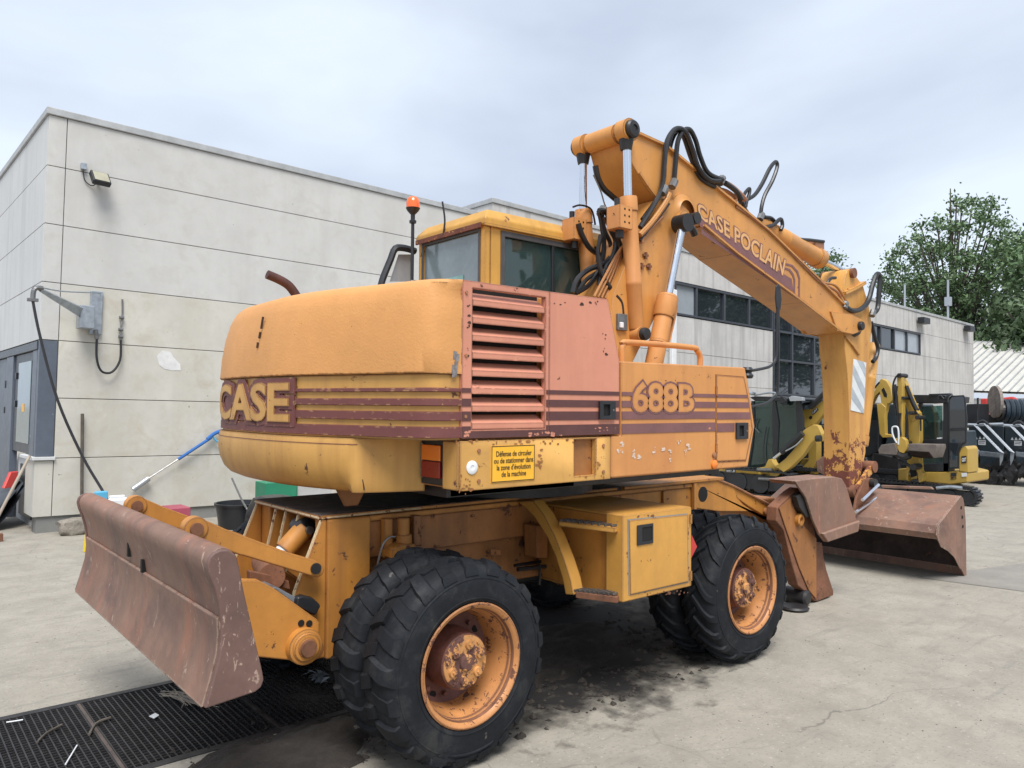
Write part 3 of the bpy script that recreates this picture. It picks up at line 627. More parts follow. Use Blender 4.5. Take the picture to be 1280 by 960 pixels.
# ================================================================ WHEELED EXCAVATOR
EX = empty('wheeled_excavator', (1.2, 0, 0), 'large faded orange and maroon wheeled excavator with dozer blade and raised boom filling the yard', 'excavator')
def P2(px, py, y): q = S(px, py, 1, y); return (q.x, q.z)
def pr(name, pts, y0, y1, material, parent=EX, bevel=.006, **k): return G().prism(pts, 1, y0, y1).out(name, material, parent, bevel=bevel, **k)
def bx(name, a, b, material, parent=EX, bevel=.006, **k): return G().box(a, b).out(name, material, parent, bevel=bevel, **k)
def holed(g, x0, x1, z0, z1, hx0, hx1, hz0, hz1, ya, yb, fn=None):
    """slab between ya and yb (in y) with a rectangular opening; fn maps points"""
    o = [(x0, z0), (x1, z0), (x1, z1), (x0, z1)]; i = [(hx0, hz0), (hx1, hz0), (hx1, hz1), (hx0, hz1)]
    vs = [Vector((x, y, z)) for y in (ya, yb) for (x, z) in o+i]
    if fn: vs = [fn(v) for v in vs]
    fs = []
    for k in range(4):
        j = (k+1) % 4
        fs += [(k, j, 4+j, 4+k), (8+j, 8+k, 12+k, 12+j), (k, 8+k, 8+j, j), (4+k, 4+j, 12+j, 12+k)]
    return g.add(vs, fs)

# ---- wheels
def tyre_mesh(nl, lw, skew, wear):
    prof = [(.258, -.09), (.272, -.112), (.33, -.126), (.40, -.130), (.445, -.124), (.472, -.104), (.486, -.055), (.489, 0), (.486, .055), (.472, .104), (.446, .125), (.40, .134), (.335, .137), (.312, .133), (.303, .124), (.292, .10)]
    g = G(); g.lathe(prof, (0, 0, 0), (0, -1, 0), 72)
    # bead ring and lettering ridge
    for (r, h) in ((.325, .1345), (.42, .1285)):
        g.lathe([(r-.006, h-.003), (r-.002, h+.004), (r+.003, h+.004), (r+.007, h-.003)], (0, 0, 0), (0, -1, 0), 72)
    st = [(-.012, .511, 0), (.03, .512, .3), (.065, .508, .62), (.095, .498, .85), (.116, .480, .95), (.128, .455, 1.0), (.1315, .438, 1.02)]
    for side in (1, -1):
        for k in range(nl):
            a0 = 2*math.pi*(k+(.5 if side < 0 else 0))/nl; rings = []
            for i, (h, r, s) in enumerate(st):
                a = a0+skew*s; w = lw*(1+.25*s)*(1-.0*i); low = .04 if i < 5 else .02
                r_ = r-wear*(.006+.006*math.sin(k*2.3+side)) if i < 4 else r
                hh = side*h
                def pt(rr, aa): return Vector((rr*math.cos(aa), -hh, rr*math.sin(aa)))
                hs = -side*.0
                if i >= 5:
                    rings.append([pt(r_, a-w/2/.5), Vector((r_*math.cos(a-w/2/.5), -side*(h-.02), r_*math.sin(a-w/2/.5))), Vector((r_*math.cos(a+w/2/.5), -side*(h-.02), r_*math.sin(a+w/2/.5))), pt(r_, a+w/2/.5)])
                else:
                    rings.append([pt(r_, a-w*.38/.5), pt(r_-low, a-w*.66/.5), pt(r_-low, a+w*.66/.5), pt(r_, a+w*.38/.5)])
            g.loft(rings)
    g.v = [Vector((v.x*(1+.02*(v.z < -.4)), v.y*(1+(.08 if v.z < -.40 else 0)), max(v.z, -.503))) for v in g.v]
    return g
def rim_mesh():
    g = G(); g.lathe([(.262, .08), (.283, .118), (.300, .126), (.304, .134), (.296, .139), (.282, .134), (.272, .120), (.266, .10), (.259, .07), (.245, .03), (.238, -.02), (.232, -.07), (.205, -.088), (.12, -.092), (.0, -.092)], (0, 0, 0), (0, -1, 0), 64)
    g.lathe([(.262, -.08), (.29, -.112), (.30, -.12), (.262, -.10), (.245, -.09), (.232, -.072)], (0, 0, 0), (0, -1, 0), 48)
    return g
RING = (255/255,)
def make_wheel(c, nl, lw, skew, wear, outer=True):
    w = rim_mesh(); w.v = [v+Vector(c) for v in w.v]
    ww_ = w.out('wheel', 'rim', EX, smooth=True)
    t = tyre_mesh(nl, lw, skew, wear); t.v = [v+Vector(c) for v in t.v]; t.out('tyre', 'tyre', ww_, smooth=True)
    if outer:
        G().lathe([(.236, -.045), (.2335, -.068), (.205, -.0865), (.15, -.090)], c, (0, -1, 0), 48).out('rim_disc', 'hub', ww_, smooth=True)
        G().lathe([(.272, .1215), (.2685, .114), (.2665, .104)], c, (0, -1, 0), 48).out('rust_ring', 'rust', ww_, smooth=True)
        c = Vector(c); g = G(); d = Vector((0, -1, 0))
        g.lathe([(.150, -.092), (.150, -.02), (.138, .0), (.138, .060), (.132, .066)], c, d, 36); g.out('hub', 'hub', ww_, smooth=True)
        g = G(); g.lathe([(.132, .064), (.131, .072), (.122, .078), (.05, .079), (.042, .079), (.040, .09), (.034, .095), (0, .096)], c, d, 36)
        for k in range(6):
            a = k*math.pi/3+.35; p = c+Vector((math.cos(a)*.088, 0, math.sin(a)*.088))
            g.cyl(p+d*.07, p+d*.092, .027, .022, 12); g.cyl(p+d*.09, p+d*.103, .010, .009, 6)
        for k in range(6):
            a = k*math.pi/3+.88; p = c+Vector((math.cos(a)*.112, 0, math.sin(a)*.112)); g.cyl(p+d*.074, p+d*.086, .008, .008, 6)
        g.out('hub_cap', 'hubface', ww_, smooth=True)
        g = G()
        for k in range(10):
            a = k*math.pi/5+.2; p = c+Vector((math.cos(a)*.19, 0, math.sin(a)*.19)); g.cyl(p-d*.10, p-d*.062, .013, .012, 6)
        g.out('wheel_nuts', 'hub', ww_)
        g = G()
        for k in range(5):
            a = k*math.pi*.4+.5; p = c+Vector((math.cos(a)*.205, 0, math.sin(a)*.205)); g.cyl(p-d*.10, p-d*.082, .020, .020, 12)
        g.out('vent_holes', 'pit', ww_)
    return ww_
rw = make_wheel((0, -1.075, .503), 21, .072, .085, 1.6)
ri = make_wheel((0, -.765, .503), 21, .072, .085, 1.6, False)
fw = make_wheel((2.447, -1.075, .503), 22, .038, .30, .5)
fi = make_wheel((2.447, -.765, .503), 22, .038, .30, .5, False)
for o, dx in ((rw, 0), (ri, 0), (fw, 0), (fi, 0)): copy_tree(o, (0, -2*WL[o.name].y, 0), EX)
# axles
for x in (0, 2.447):
    G().cyl((x, -1.0, .5), (x, 1.0, .5), .085, n=20).out('axle', 'chassis_dirty', EX, smooth=True)
    G().lathe([(.05, -.2), (.16, -.14), (.2, 0), (.16, .14), (.05, .2)], (x, 0, .5), (1, 0, 0), 24).out('differential', 'dark', EX, smooth=True)
G().cyl((.1, 0, .52), (2.3, 0, .52), .045, n=14).out('drive_shaft', 'dark', EX, smooth=True)

# ---- chassis
bx('deck_plate', (-.44, -.435, 1.160), (1.95, .435, 1.186), 'deck')
bx('deck_plate', (1.955, -.46, 1.162), (3.2, .46, 1.186), 'chassis')
bx('deck_rim', (-.446, -.43, 1.158), (-.4405, .43, 1.182), 'chassis')
bx('deck_rim', (-.44, -.441, 1.162), (1.9, -.4352, 1.182), 'chassis')
bx('deck_edge', (-.15, -.441, 1.125), (3.1, -.425, 1.158), 'chassis')
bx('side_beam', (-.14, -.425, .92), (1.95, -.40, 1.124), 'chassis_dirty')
bx('side_beam', (1.953, -.425, .92), (3.2, -.40, 1.124), 'chassis')
bx('side_beam', (-.14, .40, .92), (3.2, .425, 1.158), 'chassis')
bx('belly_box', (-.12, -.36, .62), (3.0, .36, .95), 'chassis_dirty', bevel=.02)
bx('cross_rib', (1.15, -.50, .64), (1.20, -.425, 1.12), 'chassis')
bx('cross_rib', (2.42, -.445, .93), (2.45, -.426, 1.12), 'chassis')
bx('cross_rib', (2.79, -.46, .93), (2.83, -.426, 1.158), 'chassis')
# rear axle mount cylinder and bits seen above the tyre
R4 = lambda x, y: (480+x*.1875, 600+y*.1875)
def pp(f, y, *pts): return [P2(*f(*p), y) for p in pts]
pr('axle_lock_block', pp(R4, -.52, (30, 455), (100, 420), (190, 420), (190, 520), (30, 520)), -.56, -.44, 'chassis')
a = S(*R4(130, 250), 1, -.50); b = S(*R4(130, 370), 1, -.50)
G().cyl(a, b, .034, n=18).out('axle_lock_cylinder', 'chassis', EX, smooth=True)
G().cyl(S(*R4(133, 360), 1, -.5), S(*R4(133, 430), 1, -.5), .045, n=18).out('cylinder_collar', 'chassis', EX, smooth=True)
pr('mount_plate', pp(R4, -.47, (0, 255), (58, 255), (58, 520), (0, 520)), -.475, -.43, 'chassis')
pr('mount_plate', pp(R4, -.47, (195, 235), (248, 235), (248, 440), (195, 440)), -.475, -.43, 'chassis_dirty')
G().tube([S(*R1_, 1, -.53) for R1_ in ((472, 706), (478, 682), (486, 672), (494, 671))], .006, 6).out('brake_pipe', 'fit', EX)
pr('hose_bracket', pp(R4, -.40, (690, 455), (765, 455), (765, 500), (690, 500)), -.43, -.425, 'chassis_dirty')
pr('support_strut', pp(R4, -.55, (1005, 300), (1090, 300), (1085, 520), (1012, 520)), -.56, -.44, 'chassis_dirty')
g = G(); g.tube([S(*R4(890, 595), 1, -.5), S(*R4(1085, 575), 1, -.5)], .014, 8, smooth=False); g.tube([S(*R4(1035, 700), 1, -.5), S(*R4(1040, 560), 1, -.5)], .01, 6, smooth=False)
g.tube([S(*R4(870, 570), 1, -.45), S(*R4(940, 560), 1, -.45), S(*R4(1085, 545), 1, -.45), S(*R4(1110, 620), 1, -.45)], .012, 6); g.out('brake_linkage', 'dark', EX)
# rear frame
R1 = lambda x, y: (300+x/6.4, 600+y/6.4); R3 = lambda x, y: (270+x/6.4, 700+y/6.4); R2 = lambda x, y: (160+x/6.4, 600+y/6.4)
bx('rear_frame_box', (-.405, -.462, .42), (-.145, -.30, 1.158), 'chassis', bevel=.012)
bx('rear_frame_box', (-.405, .30, .42), (-.145, .462, 1.158), 'chassis', bevel=.012)
bx('rear_cross_plate', (-.30, -.30, .40), (-.27, .30, 1.158), 'chassis_dirty')
br_ = [(-.43, 1.158), (-.405, 1.158), (-.405, .43), (-.50, .43), (-.60, .62), (-.575, .80)]
for y0 in (-.445, .425): pr('blade_bracket', br_, y0, y0+.025, 'chassis')
for y0 in (-.165, .0, .14): pr('inner_bracket', [(-.43, 1.158), (-.3, 1.158), (-.3, .7), (-.50, .85)], y0, y0+.022, 'chassis')
pts_link = pp(R2, -.5, (450, 350), (480, 312), (540, 300), (620, 322), (760, 385), (1280, 578))+pp(R1, -.5, (580, 635), (635, 668), (657, 705), (640, 750), (600, 775), (560, 765), (0, 597))+pp(R2, -.5, (880, 595), (720, 540), (560, 462), (460, 425))
for y0 in (-.535, .485):
    lk = pr('upper_link', pts_link, y0, y0+.05, 'chassis', bevel=.008)
    q = S(*R1(600, 705), 1, -.53); G().cyl((q.x, y0-.012, q.z), (q.x, y0+.08, q.z), .028).out('pin', 'dark', lk)
    q = S(*R2(540, 390), 1, -.53); g = G(); g.cyl((q.x, y0-.008, q.z), (q.x, y0+.06, q.z), .056, n=24); g.out('boss', 'chassis', lk, bevel=.004); G().cyl((q.x, y0-.024, q.z), (q.x, y0+.07, q.z), .030).out('pin', 'rust', lk)
arm = pp(R3, -.52, (200, 150), (320, 152), (440, 215), (780, 460), (803, 490), (800, 700), (740, 785), (640, 795), (330, 650), (250, 480))
ax_ = min(p[0] for p in arm); arm = [(-1.13, arm[0][1]+.02)]+arm[:-2]+[(-1.0, .60), (-1.13, .64)]
for y0 in (-.56, .50):
    am = pr('blade_arm', arm, y0, y0+.06, 'chassis', bevel=.008)
    q = S(*R3(690, 680), 1, -.56); g = G(); g.lathe([(.0, .07), (.045, .07), (.048, .062), (.066, .06), (.072, .05), (.088, .045), (.09, 0)], (q.x, y0, q.z), (0, -1, 0), 32); g.out('pivot_boss', 'chassis', am, smooth=True)
    G().lathe([(.0, .085), (.040, .084), (.045, .06)], (q.x, y0, q.z), (0, -1, 0), 20).out('pivot_pin', 'rust', am, smooth=True)
    g = G()
    for h_ in ((680, 505), (745, 508)): q = S(*R3(*h_), 1, -.56); g.cyl((q.x, y0-.004, q.z), (q.x, y0+.01, q.z), .017, n=16)
    g.out('hole', 'pit', am)
G().cyl((-.49, -.5, .50), (-.49, .5, .50), .05, n=20).out('pivot_shaft', 'chassis_dirty', EX, smooth=True)
pr('arm_cross_box', [(-1.0, .62), (-.62, .58), (-.6, .74), (-.98, .84)], -.40, .50, 'chassis_dirty', bevel=.015)
pr('rubber_stop', pp(R3, -.5, (650, 300), (700, 285), (780, 305), (845, 365), (800, 450), (640, 375)), -.50, -.446, 'black', bevel=.012)
pr('step_tread', pp(R3, -.45, (440, 215), (480, 212), (640, 300), (620, 350)), -.47, -.30, 'steelgrey')
# lift cylinder between the brackets
c0 = S(*R1(515, 390), 1, -.17); c1 = S(*R1(330, 560), 1, -.17)+Vector((-.06, 0, -.08)); dd_ = (c1-c0).normalized()
lc = G().cyl(c0, c0+dd_*.16, .058, n=20).out('lift_cylinder', 'chassis', EX, smooth=True)
G().lathe([(.0, .05), (.02, .05), (.022, .035), (.045, .03), (.062, .02), (.066, -.06)], c0, (0, -1, 0), 24).out('cylinder_eye', 'dark', lc, smooth=True)
G().cyl(c0+Vector((0, -.05, 0)), c0+Vector((0, -.075, 0)), .022, n=12).out('pin', 'fit', lc)
G().cyl(c0+dd_*.15, c0+dd_*.21, .046, n=20).out('gland', 'white', lc, smooth=True)
G().cyl(c0+dd_*.2, c0+dd_*.62, .028, n=16).out('rod', 'chrome', lc, smooth=True)
pr('rusty_lug', pp(R2, -.1, (890, 690), (1050, 720), (1200, 770), (1210, 840), (1040, 800), (890, 760)), -.25, -.20, 'rust')
q0 = S(*R1(235, 710), 1, -.05); G().cyl(q0+Vector((-.07, -.2, .0)), q0+Vector((.05, .2, 0)), .07, n=24).out('cross_tube', 'rust', EX, smooth=True)
# ---- dozer blade
c4 = lambda x, y: (80+x*.3125, 600+y*.3125)
fr_ = pp(c4, -1.2, (575, 915), (605, 810), (633, 700), (640, 620), (637, 555), (628, 490), (612, 430), (592, 380), (584, 340), (592, 312), (612, 290), (640, 279), (668, 278))
frc = [(-1.262, .605), (-1.235, .70), (-1.205, .82), (-1.185, .905)]   # flat cutting plate
upper = fr_[4:]
prof = [fr_[0]]+fr_[1:4]+upper
back = [(x+.035, z-(.035 if i > len(prof)-4 else 0)) for i, (x, z) in enumerate(prof)]
blade = G().prism(prof+back[::-1], 1, -1.17, 1.17).out('dozer_blade', 'blade', EX, bevel=.006)
bolt = [(x-.014, z-.004) for x, z in prof[:5]]
lip = G().prism(bolt+[(x-.001, z) for x, z in prof[:5]][::-1], 1, -1.168, 1.168).out('cutting_plate', 'blade', blade, bevel=.004)
endp = prof+[(max(P2(*c4(690, 300), -1.2)[0], prof[-1][0]+.01), P2(*c4(690, 300), -1.2)[1])]+pp(c4, -1.2, (703, 350), (722, 450), (795, 765), (801, 800), (790, 830), (765, 850))
endp = [(x-(.010 if i < 13 else 0), z) for i, (x, z) in enumerate(endp)]
for y0 in (-1.2, 1.172): G().prism(endp, 1, y0, y0+.028).out('end_plate', 'blade_end', blade, bevel=.008)
G().tube([Vector((prof[-3][0]+.03, -1.17, prof[-3][1]-.035)), Vector((prof[-3][0]+.03, 1.17, prof[-3][1]-.035))], .045, 16, smooth=False).out('top_roll', 'blade', blade, smooth=True)
def onblade(px, py, x): return S(px, py, 0, x)
g = G()
for a, b in (((258, 222), (262, 292)), ((312, 318), (314, 352))):
    pa = onblade(*c4(*a), -1.235); pb = onblade(*c4(*b), -1.205); g.box((min(pa.x, pb.x)-.004, pa.y-.015, min(pa.z, pb.z)), (min(pa.x, pb.x)+.02, pa.y+.012, max(pa.z, pb.z)))
g.out('slot', 'pit', blade)
bx('blade_rib', (-1.2, -.6, .62), (-1.1, -.45, 1.13), 'blade', blade); bx('blade_rib', (-1.2, .45, .62), (-1.1, .6, 1.13), 'blade', blade)

# ---- toolbox, steps
tb = G().prism([(1.10, -1.2), (1.76, -1.2), (1.76, -.43), (1.14, -.43), (1.14, -1.065), (1.10, -1.065)], 2, .628, 1.135).out('toolbox', 'toolbox', EX, bevel=.008)
bx('toolbox_back', (1.135, -1.07, .64), (1.5, -.43, 1.12), 'chassis', tb)
f8 = lambda x, y: (640+x*.328, 580+y*.328)
door = G().prism(pp(f8, -1.2, (443, 215), (665, 193), (668, 447), (448, 497)), 1, -1.209, -1.2005).out('toolbox_door', 'toolbox', tb, bevel=.003)
g = G(); dp = pp(f8, -1.2, (439, 211), (669, 188), (672, 451), (444, 501)); g.prism(dp, 1, -1.2025, -1.2003); g.out('door_seam', 'gap', tb)
h0 = P2(*f8(470, 233), -1.2); h1 = P2(*f8(531, 300), -1.2); g = G(); holed(g, h0[0], h1[0], h1[1], h0[1], h0[0]+.045, h1[0]-.012, h1[1]+.018, h0[1]-.018, -1.217, -1.2095); hd = g.out('door_handle', 'black', door, bevel=.004)
bx('latch_recess', (h0[0]+.04, -1.2125, h1[1]+.012), (h1[0]-.008, -1.2098, h0[1]-.012), 'pit', hd, bevel=0)
str_ = [(-.445, 1.155), (-.60, 1.175), (-.70, 1.10), (-.80, .985), (-.885, .85), (-.94, .74), (-.965, .655), (-.90, .645), (-.87, .74), (-.81, .86), (-.73, .97), (-.62, 1.07), (-.53, 1.12)]
G().prism(str_, 0, .93, 1.02).out('step_strut', 'toolbox', EX, bevel=.004)
def bar(name, a, b, w, h, material='toolbox'):
    a = Vector(a); b = Vector(b); d = (b-a).normalized(); s = Vector((0, 0, 1)).cross(d).normalized()*w/2; u = Vector((0, 0, h/2))
    return G().loft([[a+s+u, a-s+u, a-s-u, a+s-u], [b+s+u, b-s+u, b-s-u, b+s-u]]).out(name, material, EX, bevel=.003)
bar('step', (1.0, -.80, 1.055), (1.105, -1.16, 1.05), .10, .03); bar('step', (.985, -.95, .655), (1.105, -1.17, .648), .10, .035, 'rust')
for (x, z) in ((1.008, 1.072), (1.008, .676)):
    g = G()
    for i in range(9): t = i/8; c_ = Vector((1.0+.1*t, -.82-.33*t, z-.003)) if z > 1 else Vector((.985+.115*t, -.96-.2*t, z-.004)); g.box(c_-Vector((.045, .006, 0)), c_+Vector((.045, .006, .012)))
    g.out('step_teeth', 'fit', EX)
G().add([(1.765, -1.19, .80), (1.83, -1.19, .87), (1.775, -1.19, .95), (1.765, -1.17, .80), (1.83, -1.17, .87), (1.775, -1.17, .95)], [(0, 1, 2), (3, 5, 4), (0, 3, 4, 1), (1, 4, 5, 2), (2, 5, 3, 0)]).out('red_reflector', 'red', EX)

# ---- slewing ring, turret base
G().cyl((1.2, 0, 1.187), (1.2, 0, 1.30), .62, n=48).out('slewing_ring', 'dark', EX, smooth=True)
bx('turret_plate', (-.02, -1.0, 1.30), (2.35, 1.15, 1.358), 'dark', bevel=.004)
bx('engine_bay', (-.07, -1.11, 1.36), (1.05, 1.19, 2.37), 'orange', bevel=.01)
# side frame beam with square lifting eye
g = G(); holed(g, -.085, .995, 1.356, 1.600, .70, .868, 1.385, 1.588, -1.2, -1.165); sb = g.out('side_frame', 'yellow', EX, bevel=.006)
bx('eye_recess', (.69, -1.165, 1.37), (.88, -1.162, 1.6), 'chassis_dirty', sb)
bx('frame_end', (-.098, -1.199, 1.358), (-.0855, -1.07, 1.598), 'yellow', sb)
stt = bx('warning_sticker', (.108, -1.2035, 1.385), (.402, -1.2003, 1.572), 'sticker', sb, bevel=0)
g = G(); holed(g, .110, .400, 1.387, 1.570, .114, .396, 1.391, 1.566, -1.2045, -1.2036); g.out('sticker_border', 'ink', stt)
text_mesh('Défense de circuler\nou de stationner dans\nla zone d\'évolution\nde la machine', quad_fn((.125, -1.2042, 1.412), (.265, 0, 0), (0, 0, .132), (0, -1, 0)), 'ink', 'sticker_text', stt, offset=.008, depth=.001)
q = S(*c7(95, 782), 1, -1.2); G().lathe([(.034, 0), (.034, .004), (.028, .007), (.012, .007), (.010, .004), (0, .004)], (q.x, -1.2005, q.z), (0, -1, 0), 28).out('reflector_disc', 'white', sb, smooth=True)
# ---- salmon side door with louvres
hx0, hx1 = S(*c7(97, 400), 1, -1.2).x, S(*c7(389, 400), 1, -1.2).x
hz1, hz0 = S(*c7(99, 64), 1, -1.2).z, S(*c7(96, 632), 1, -1.2).z
XP = hx1+.028
g = G(); holed(g, -.078, XP, 1.612, 2.392, hx0, hx1, hz0, hz1, -1.2, -1.165)
sp_ = g.out('louvre_door', 'pink', EX, bevel=.004)
bx('louvre_back', (hx0-.005, -1.125, hz0-.01), (hx1+.005, -1.122, hz1+.01), 'pit', sp_, bevel=0)
n_l = 8; pit = (hz1-hz0)/n_l
prof_l = [(-1.196, 0), (-1.196, .030), (-1.130, .074), (-1.130, .066), (-1.186, .026), (-1.186, 0)]
z_ = hz0+.002
sl0 = G().prism([(y, z_+z) for y, z in prof_l], 0, hx0+.002, hx1-.002).out('louvre_slat', 'pink', sp_, bevel=.0015)
for i in range(1, n_l): copy_tree(sl0, (0, 0, pit*i), sp_)
g = G().prism([(XP+.001, 1.612)]+[P2(*c7(686, 648), -1.2)]+[P2(*c7(686, 352), -1.2), P2(*c7(640, 108), -1.2), (XP+.001, 2.392)], 1, -1.2, -1.165)
sd_ = g.out('engine_side_door', 'pink', EX, bevel=.004)
xr = P2(*c7(686, 648), -1.2)[0]
BANDS = [(1.838, 1.860), (1.770, 1.808), (1.698, 1.745), (1.614, 1.672)]
for i, (a, b) in enumerate(BANDS):
    bx('stripe', (-.076, -1.2035, a), (hx0-.008, -1.2002, b), 'maroon_side', sp_, bevel=0)
    bx('stripe', (hx1+.008, -1.2035, a), (XP-.002, -1.2002, b), 'maroon_side', sp_, bevel=0)
    bx('stripe', (XP+.003, -1.2035, a), (xr-.004, -1.2002, b), 'maroon_side', sd_, bevel=0)
bx('stripe', (hx0-.008, -1.2035, 1.614), (hx1+.008, -1.2002, hz0-.006), 'maroon_side', sp_, bevel=0)
def latch(x0, x1, z0, z1, y, parent):
    g = G(); holed(g, x0, x1, z0, z1, x0+.03, x0+.085, z0+.02, z1-.02, y-.016, y); h_ = g.out('door_latch', 'black', parent, bevel=.004)
    bx('latch_recess', (x0+.028, y-.001, z0+.018), (x0+.087, y-.0006, z1-.018), 'pit', h_, bevel=0)
    G().cyl((x1-.022, y-.018, (z0+z1)/2), (x1-.022, y-.014, (z0+z1)/2), .007, n=12).out('lock', 'fit', h_)
latch(.885, 1.018, 1.70, 1.805, -1.2036, sd_)
# ---- right front box
bxp = [(1.085, 2.040), (2.37, 2.050), (2.425, 1.88), (2.487, 1.64), (2.402, 1.358), (1.0, 1.358), (1.0, 1.603), (1.085, 1.603)]
fb = pr('front_tank', bxp, -1.2, -.50, 'orange', bevel=.012)
dr = G().prism([P2(*c7(*p), -1.2) for p in ((1072, 413), (1180, 422), (1200, 520), (1213, 630), (1188, 752), (1072, 757))], 1, -1.206, -1.2003).out('front_door', 'orange', fb, bevel=.003)
g = G(); g.prism([P2(*c7(*p), -1.2) for p in ((1069, 409), (1183, 418), (1204, 520), (1218, 630), (1191, 757), (1069, 762))], 1, -1.2028, -1.2002); g.out('door_seam', 'chassis_dirty', fb)
dx0 = P2(*c7(1072, 500), -1.2)[0]
for i, (a, b) in enumerate(BANDS):
    x0 = 1.088
    if i < 3: 
        bx('stripe', (x0, -1.2036, a), (1.19 if i < 2 else x0+.001, -1.2003, b), 'purple', fb, bevel=0) if i < 2 else None
        bx('stripe', (1.775 if i < 2 else x0, -1.2036, a), (dx0-.008, -1.2003, b), 'purple', fb, bevel=0)
    else: bx('stripe', (x0, -1.2036, a), (dx0-.008, -1.2003, b), 'purple', fb, bevel=0)
    xe = [2.385, 2.40, 2.415, 2.225][i]
    bx('stripe', (dx0+.004, -1.2092, a-.006*(i > 1)), (xe, -1.2063, b-.006*(i > 1)), 'purple', dr, bevel=0)
latch(2.235, 2.375, 1.555, 1.668, -1.2065, dr)
fit = fontbox('688B', .0, .92)
fnn = quad_fn((1.185, -1.2037, 1.745), (.585, 0, 0), (0, 0, .170), (0, -1, 0))
text_mesh('688B', fnn, 'purple', 'model_number_outline', fb, offset=.075, depth=.0014, spacing=.92, fitbox=fit)
text_mesh('688B', lambda u, v, h: fnn(u, v, h)+Vector((0, -.0012, 0)), 'orange', 'model_number', fb, offset=.028, depth=.0014, spacing=.92, fitbox=fit)
q = S(*c7(1062, 770), 1, -1.2); G().lathe([(.03, 0), (.03, .012), (.02, .02), (0, .022)], (q.x, -1.2005, q.z), (0, -1, 0), 24).out('side_marker', 'lamp_o', fb, smooth=True)
q = S(*c7(1062, 732), 1, -1.2); G().lathe([(.018, 0), (.018, .012), (.008, .016), (0, .016)], (q.x, -1.2005, q.z), (0, -1, 0), 16).out('lock_knob', 'brass', fb, smooth=True)
G().tube([S(*p, 1, -.95) for p in ((777, 454), (777, 438), (779, 431), (786, 428), (862, 434), (871, 438), (875, 446), (875, 458))], .020, 12, 4).out('handrail', 'orange', EX, smooth=True)
# mirror stalk on the box front
ms = G().tube([S(*p, 1, -1.1) for p in ((934, 464), (952, 461), (964, 457), (970, 447), (971, 420), (972, 384))], .011, 8).out('mirror_stalk', 'black', EX, smooth=True)
G().tube([S(*p, 1, -1.1) for p in ((934, 509), (955, 505), (966, 498), (972, 488), (973, 440), (973, 384))], .010, 8).out('mirror_stay', 'black', ms, smooth=True)
q = S(934, 466, 1, -1.12); G().lathe([(.035, -.04), (.045, -.02), (.03, 0), (.045, .02), (.03, .04)], q, (0, 0, 1), 14).out('rubber_joint', 'black', ms, smooth=True)
g = G(); g.prism([P2(*p, -1.1) for p in ((970.5, 386), (969, 372), (970, 358), (972, 355), (975, 358), (976.5, 374), (975, 388))], 1, -1.107, -1.093); g.out('mirror_head', 'black', ms, bevel=.006)

# ---- counterweight and rear hood
half = [(-.078, -1.2), (-.16, -1.199), (-.235, -1.17), (-.29, -1.09), (-.345, -.93), (-.41, -.74), (-.47, -.58), (-.53, -.38), (-.572, -.16), (-.585, 0)]
def smooth2(pts, sub=4):
    q = []
    for i in range(len(pts)-1):
        p0 = Vector(pts[max(i-1, 0)]); p1 = Vector(pts[i]); p2 = Vector(pts[i+1]); p3 = Vector(pts[min(i+2, len(pts)-1)])
        for k in range(sub): t = k/sub; q.append(.5*((2*p1)+(-p0+p2)*t+(2*p0-5*p1+4*p2-p3)*t*t+(-p0+3*p1-3*p2+p3)*t**3))
    q.append(Vector(pts[-1])); return q
left = [(-.59, .2), (-.59, .42), (-.575, .62), (-.53, .82), (-.45, .98), (-.33, 1.11), (-.2, 1.18), (-.078, 1.2)]
plan = smooth2(half+left, 4)
def cwring(z, k, dx=0., taper=1):
    r = []
    for p in plan:
        f_ = k*((p.y+1.2)/2.4 if taper else 1); c_ = Vector((.1, -.25)); q = p+(c_-p)*f_; r.append(Vector((min(q.x+dx, -.078) if p.x < -.0781 else q.x, q.y*(1-.9*max(0, dx if dx == .012 else 0)), z)))
    return r
def cwloft(rings): 
    g = G(); g.loft(rings, caps=True); return g
cwr = [cwring(1.928, 0, -.004), cwring(1.934, 0, -.010), cwring(2.06, .010, -.008), cwring(2.18, .03, -.004), cwring(2.28, .06, .002), cwring(2.34, .085, .012), cwring(2.37, .11, .03), cwring(2.388, .15, .06), cwring(2.392, .19, .10)]
hood = cwloft(cwr).out('rear_hood', 'cw_top', EX, smooth=True)
def flat(r, z): return [Vector((p.x, p.y, z)) for p in r]
cw = cwloft([cwring(1.606, 0, .012), cwring(1.925, 0, .012)]).out('counterweight', 'yellow', EX, smooth=True)
# lower bulge with cut corner
low = [(-.06, -.862), (-.20, -.812), (-.345, -.757), (-.385, -.74), (-.43, -.69), (-.50, -.52), (-.55, -.33), (-.585, -.12)]
low_l = [(-.60, .1), (-.60, .35), (-.585, .58), (-.54, .80), (-.46, .97), (-.33, 1.10), (-.2, 1.17), (-.06, 1.19)]
lowp = [Vector(p) for p in low[:3]]+smooth2(low[3:]+low_l, 4)
def lring(z, k): return [Vector((p.x+(.1-p.x)*k*(1 if p.y > -.7 else .25), p.y+(-.1-p.y)*k*(1 if p.y > -.7 else .1), z)) for p in lowp]
gl = G().loft([lring(1.604, .0), lring(1.56, -.012), lring(1.50, -.012), lring(1.44, .0), lring(1.38, .03), lring(1.345, .07), lring(1.325, .13)])
cwl = gl.out('counterweight_base', 'yellow', EX, smooth=True)
g = G().loft([[p+Vector((-.002-.003*(p.x < -.3), 0, 0)) for p in lring(1.575, -.006)][3:], [p+Vector((-.0022-.003*(p.x < -.3), 0, 0)) for p in lring(1.571, -.006)][3:]], caps=False, closed=False); g.out('weld_line', 'maroon', cwl)
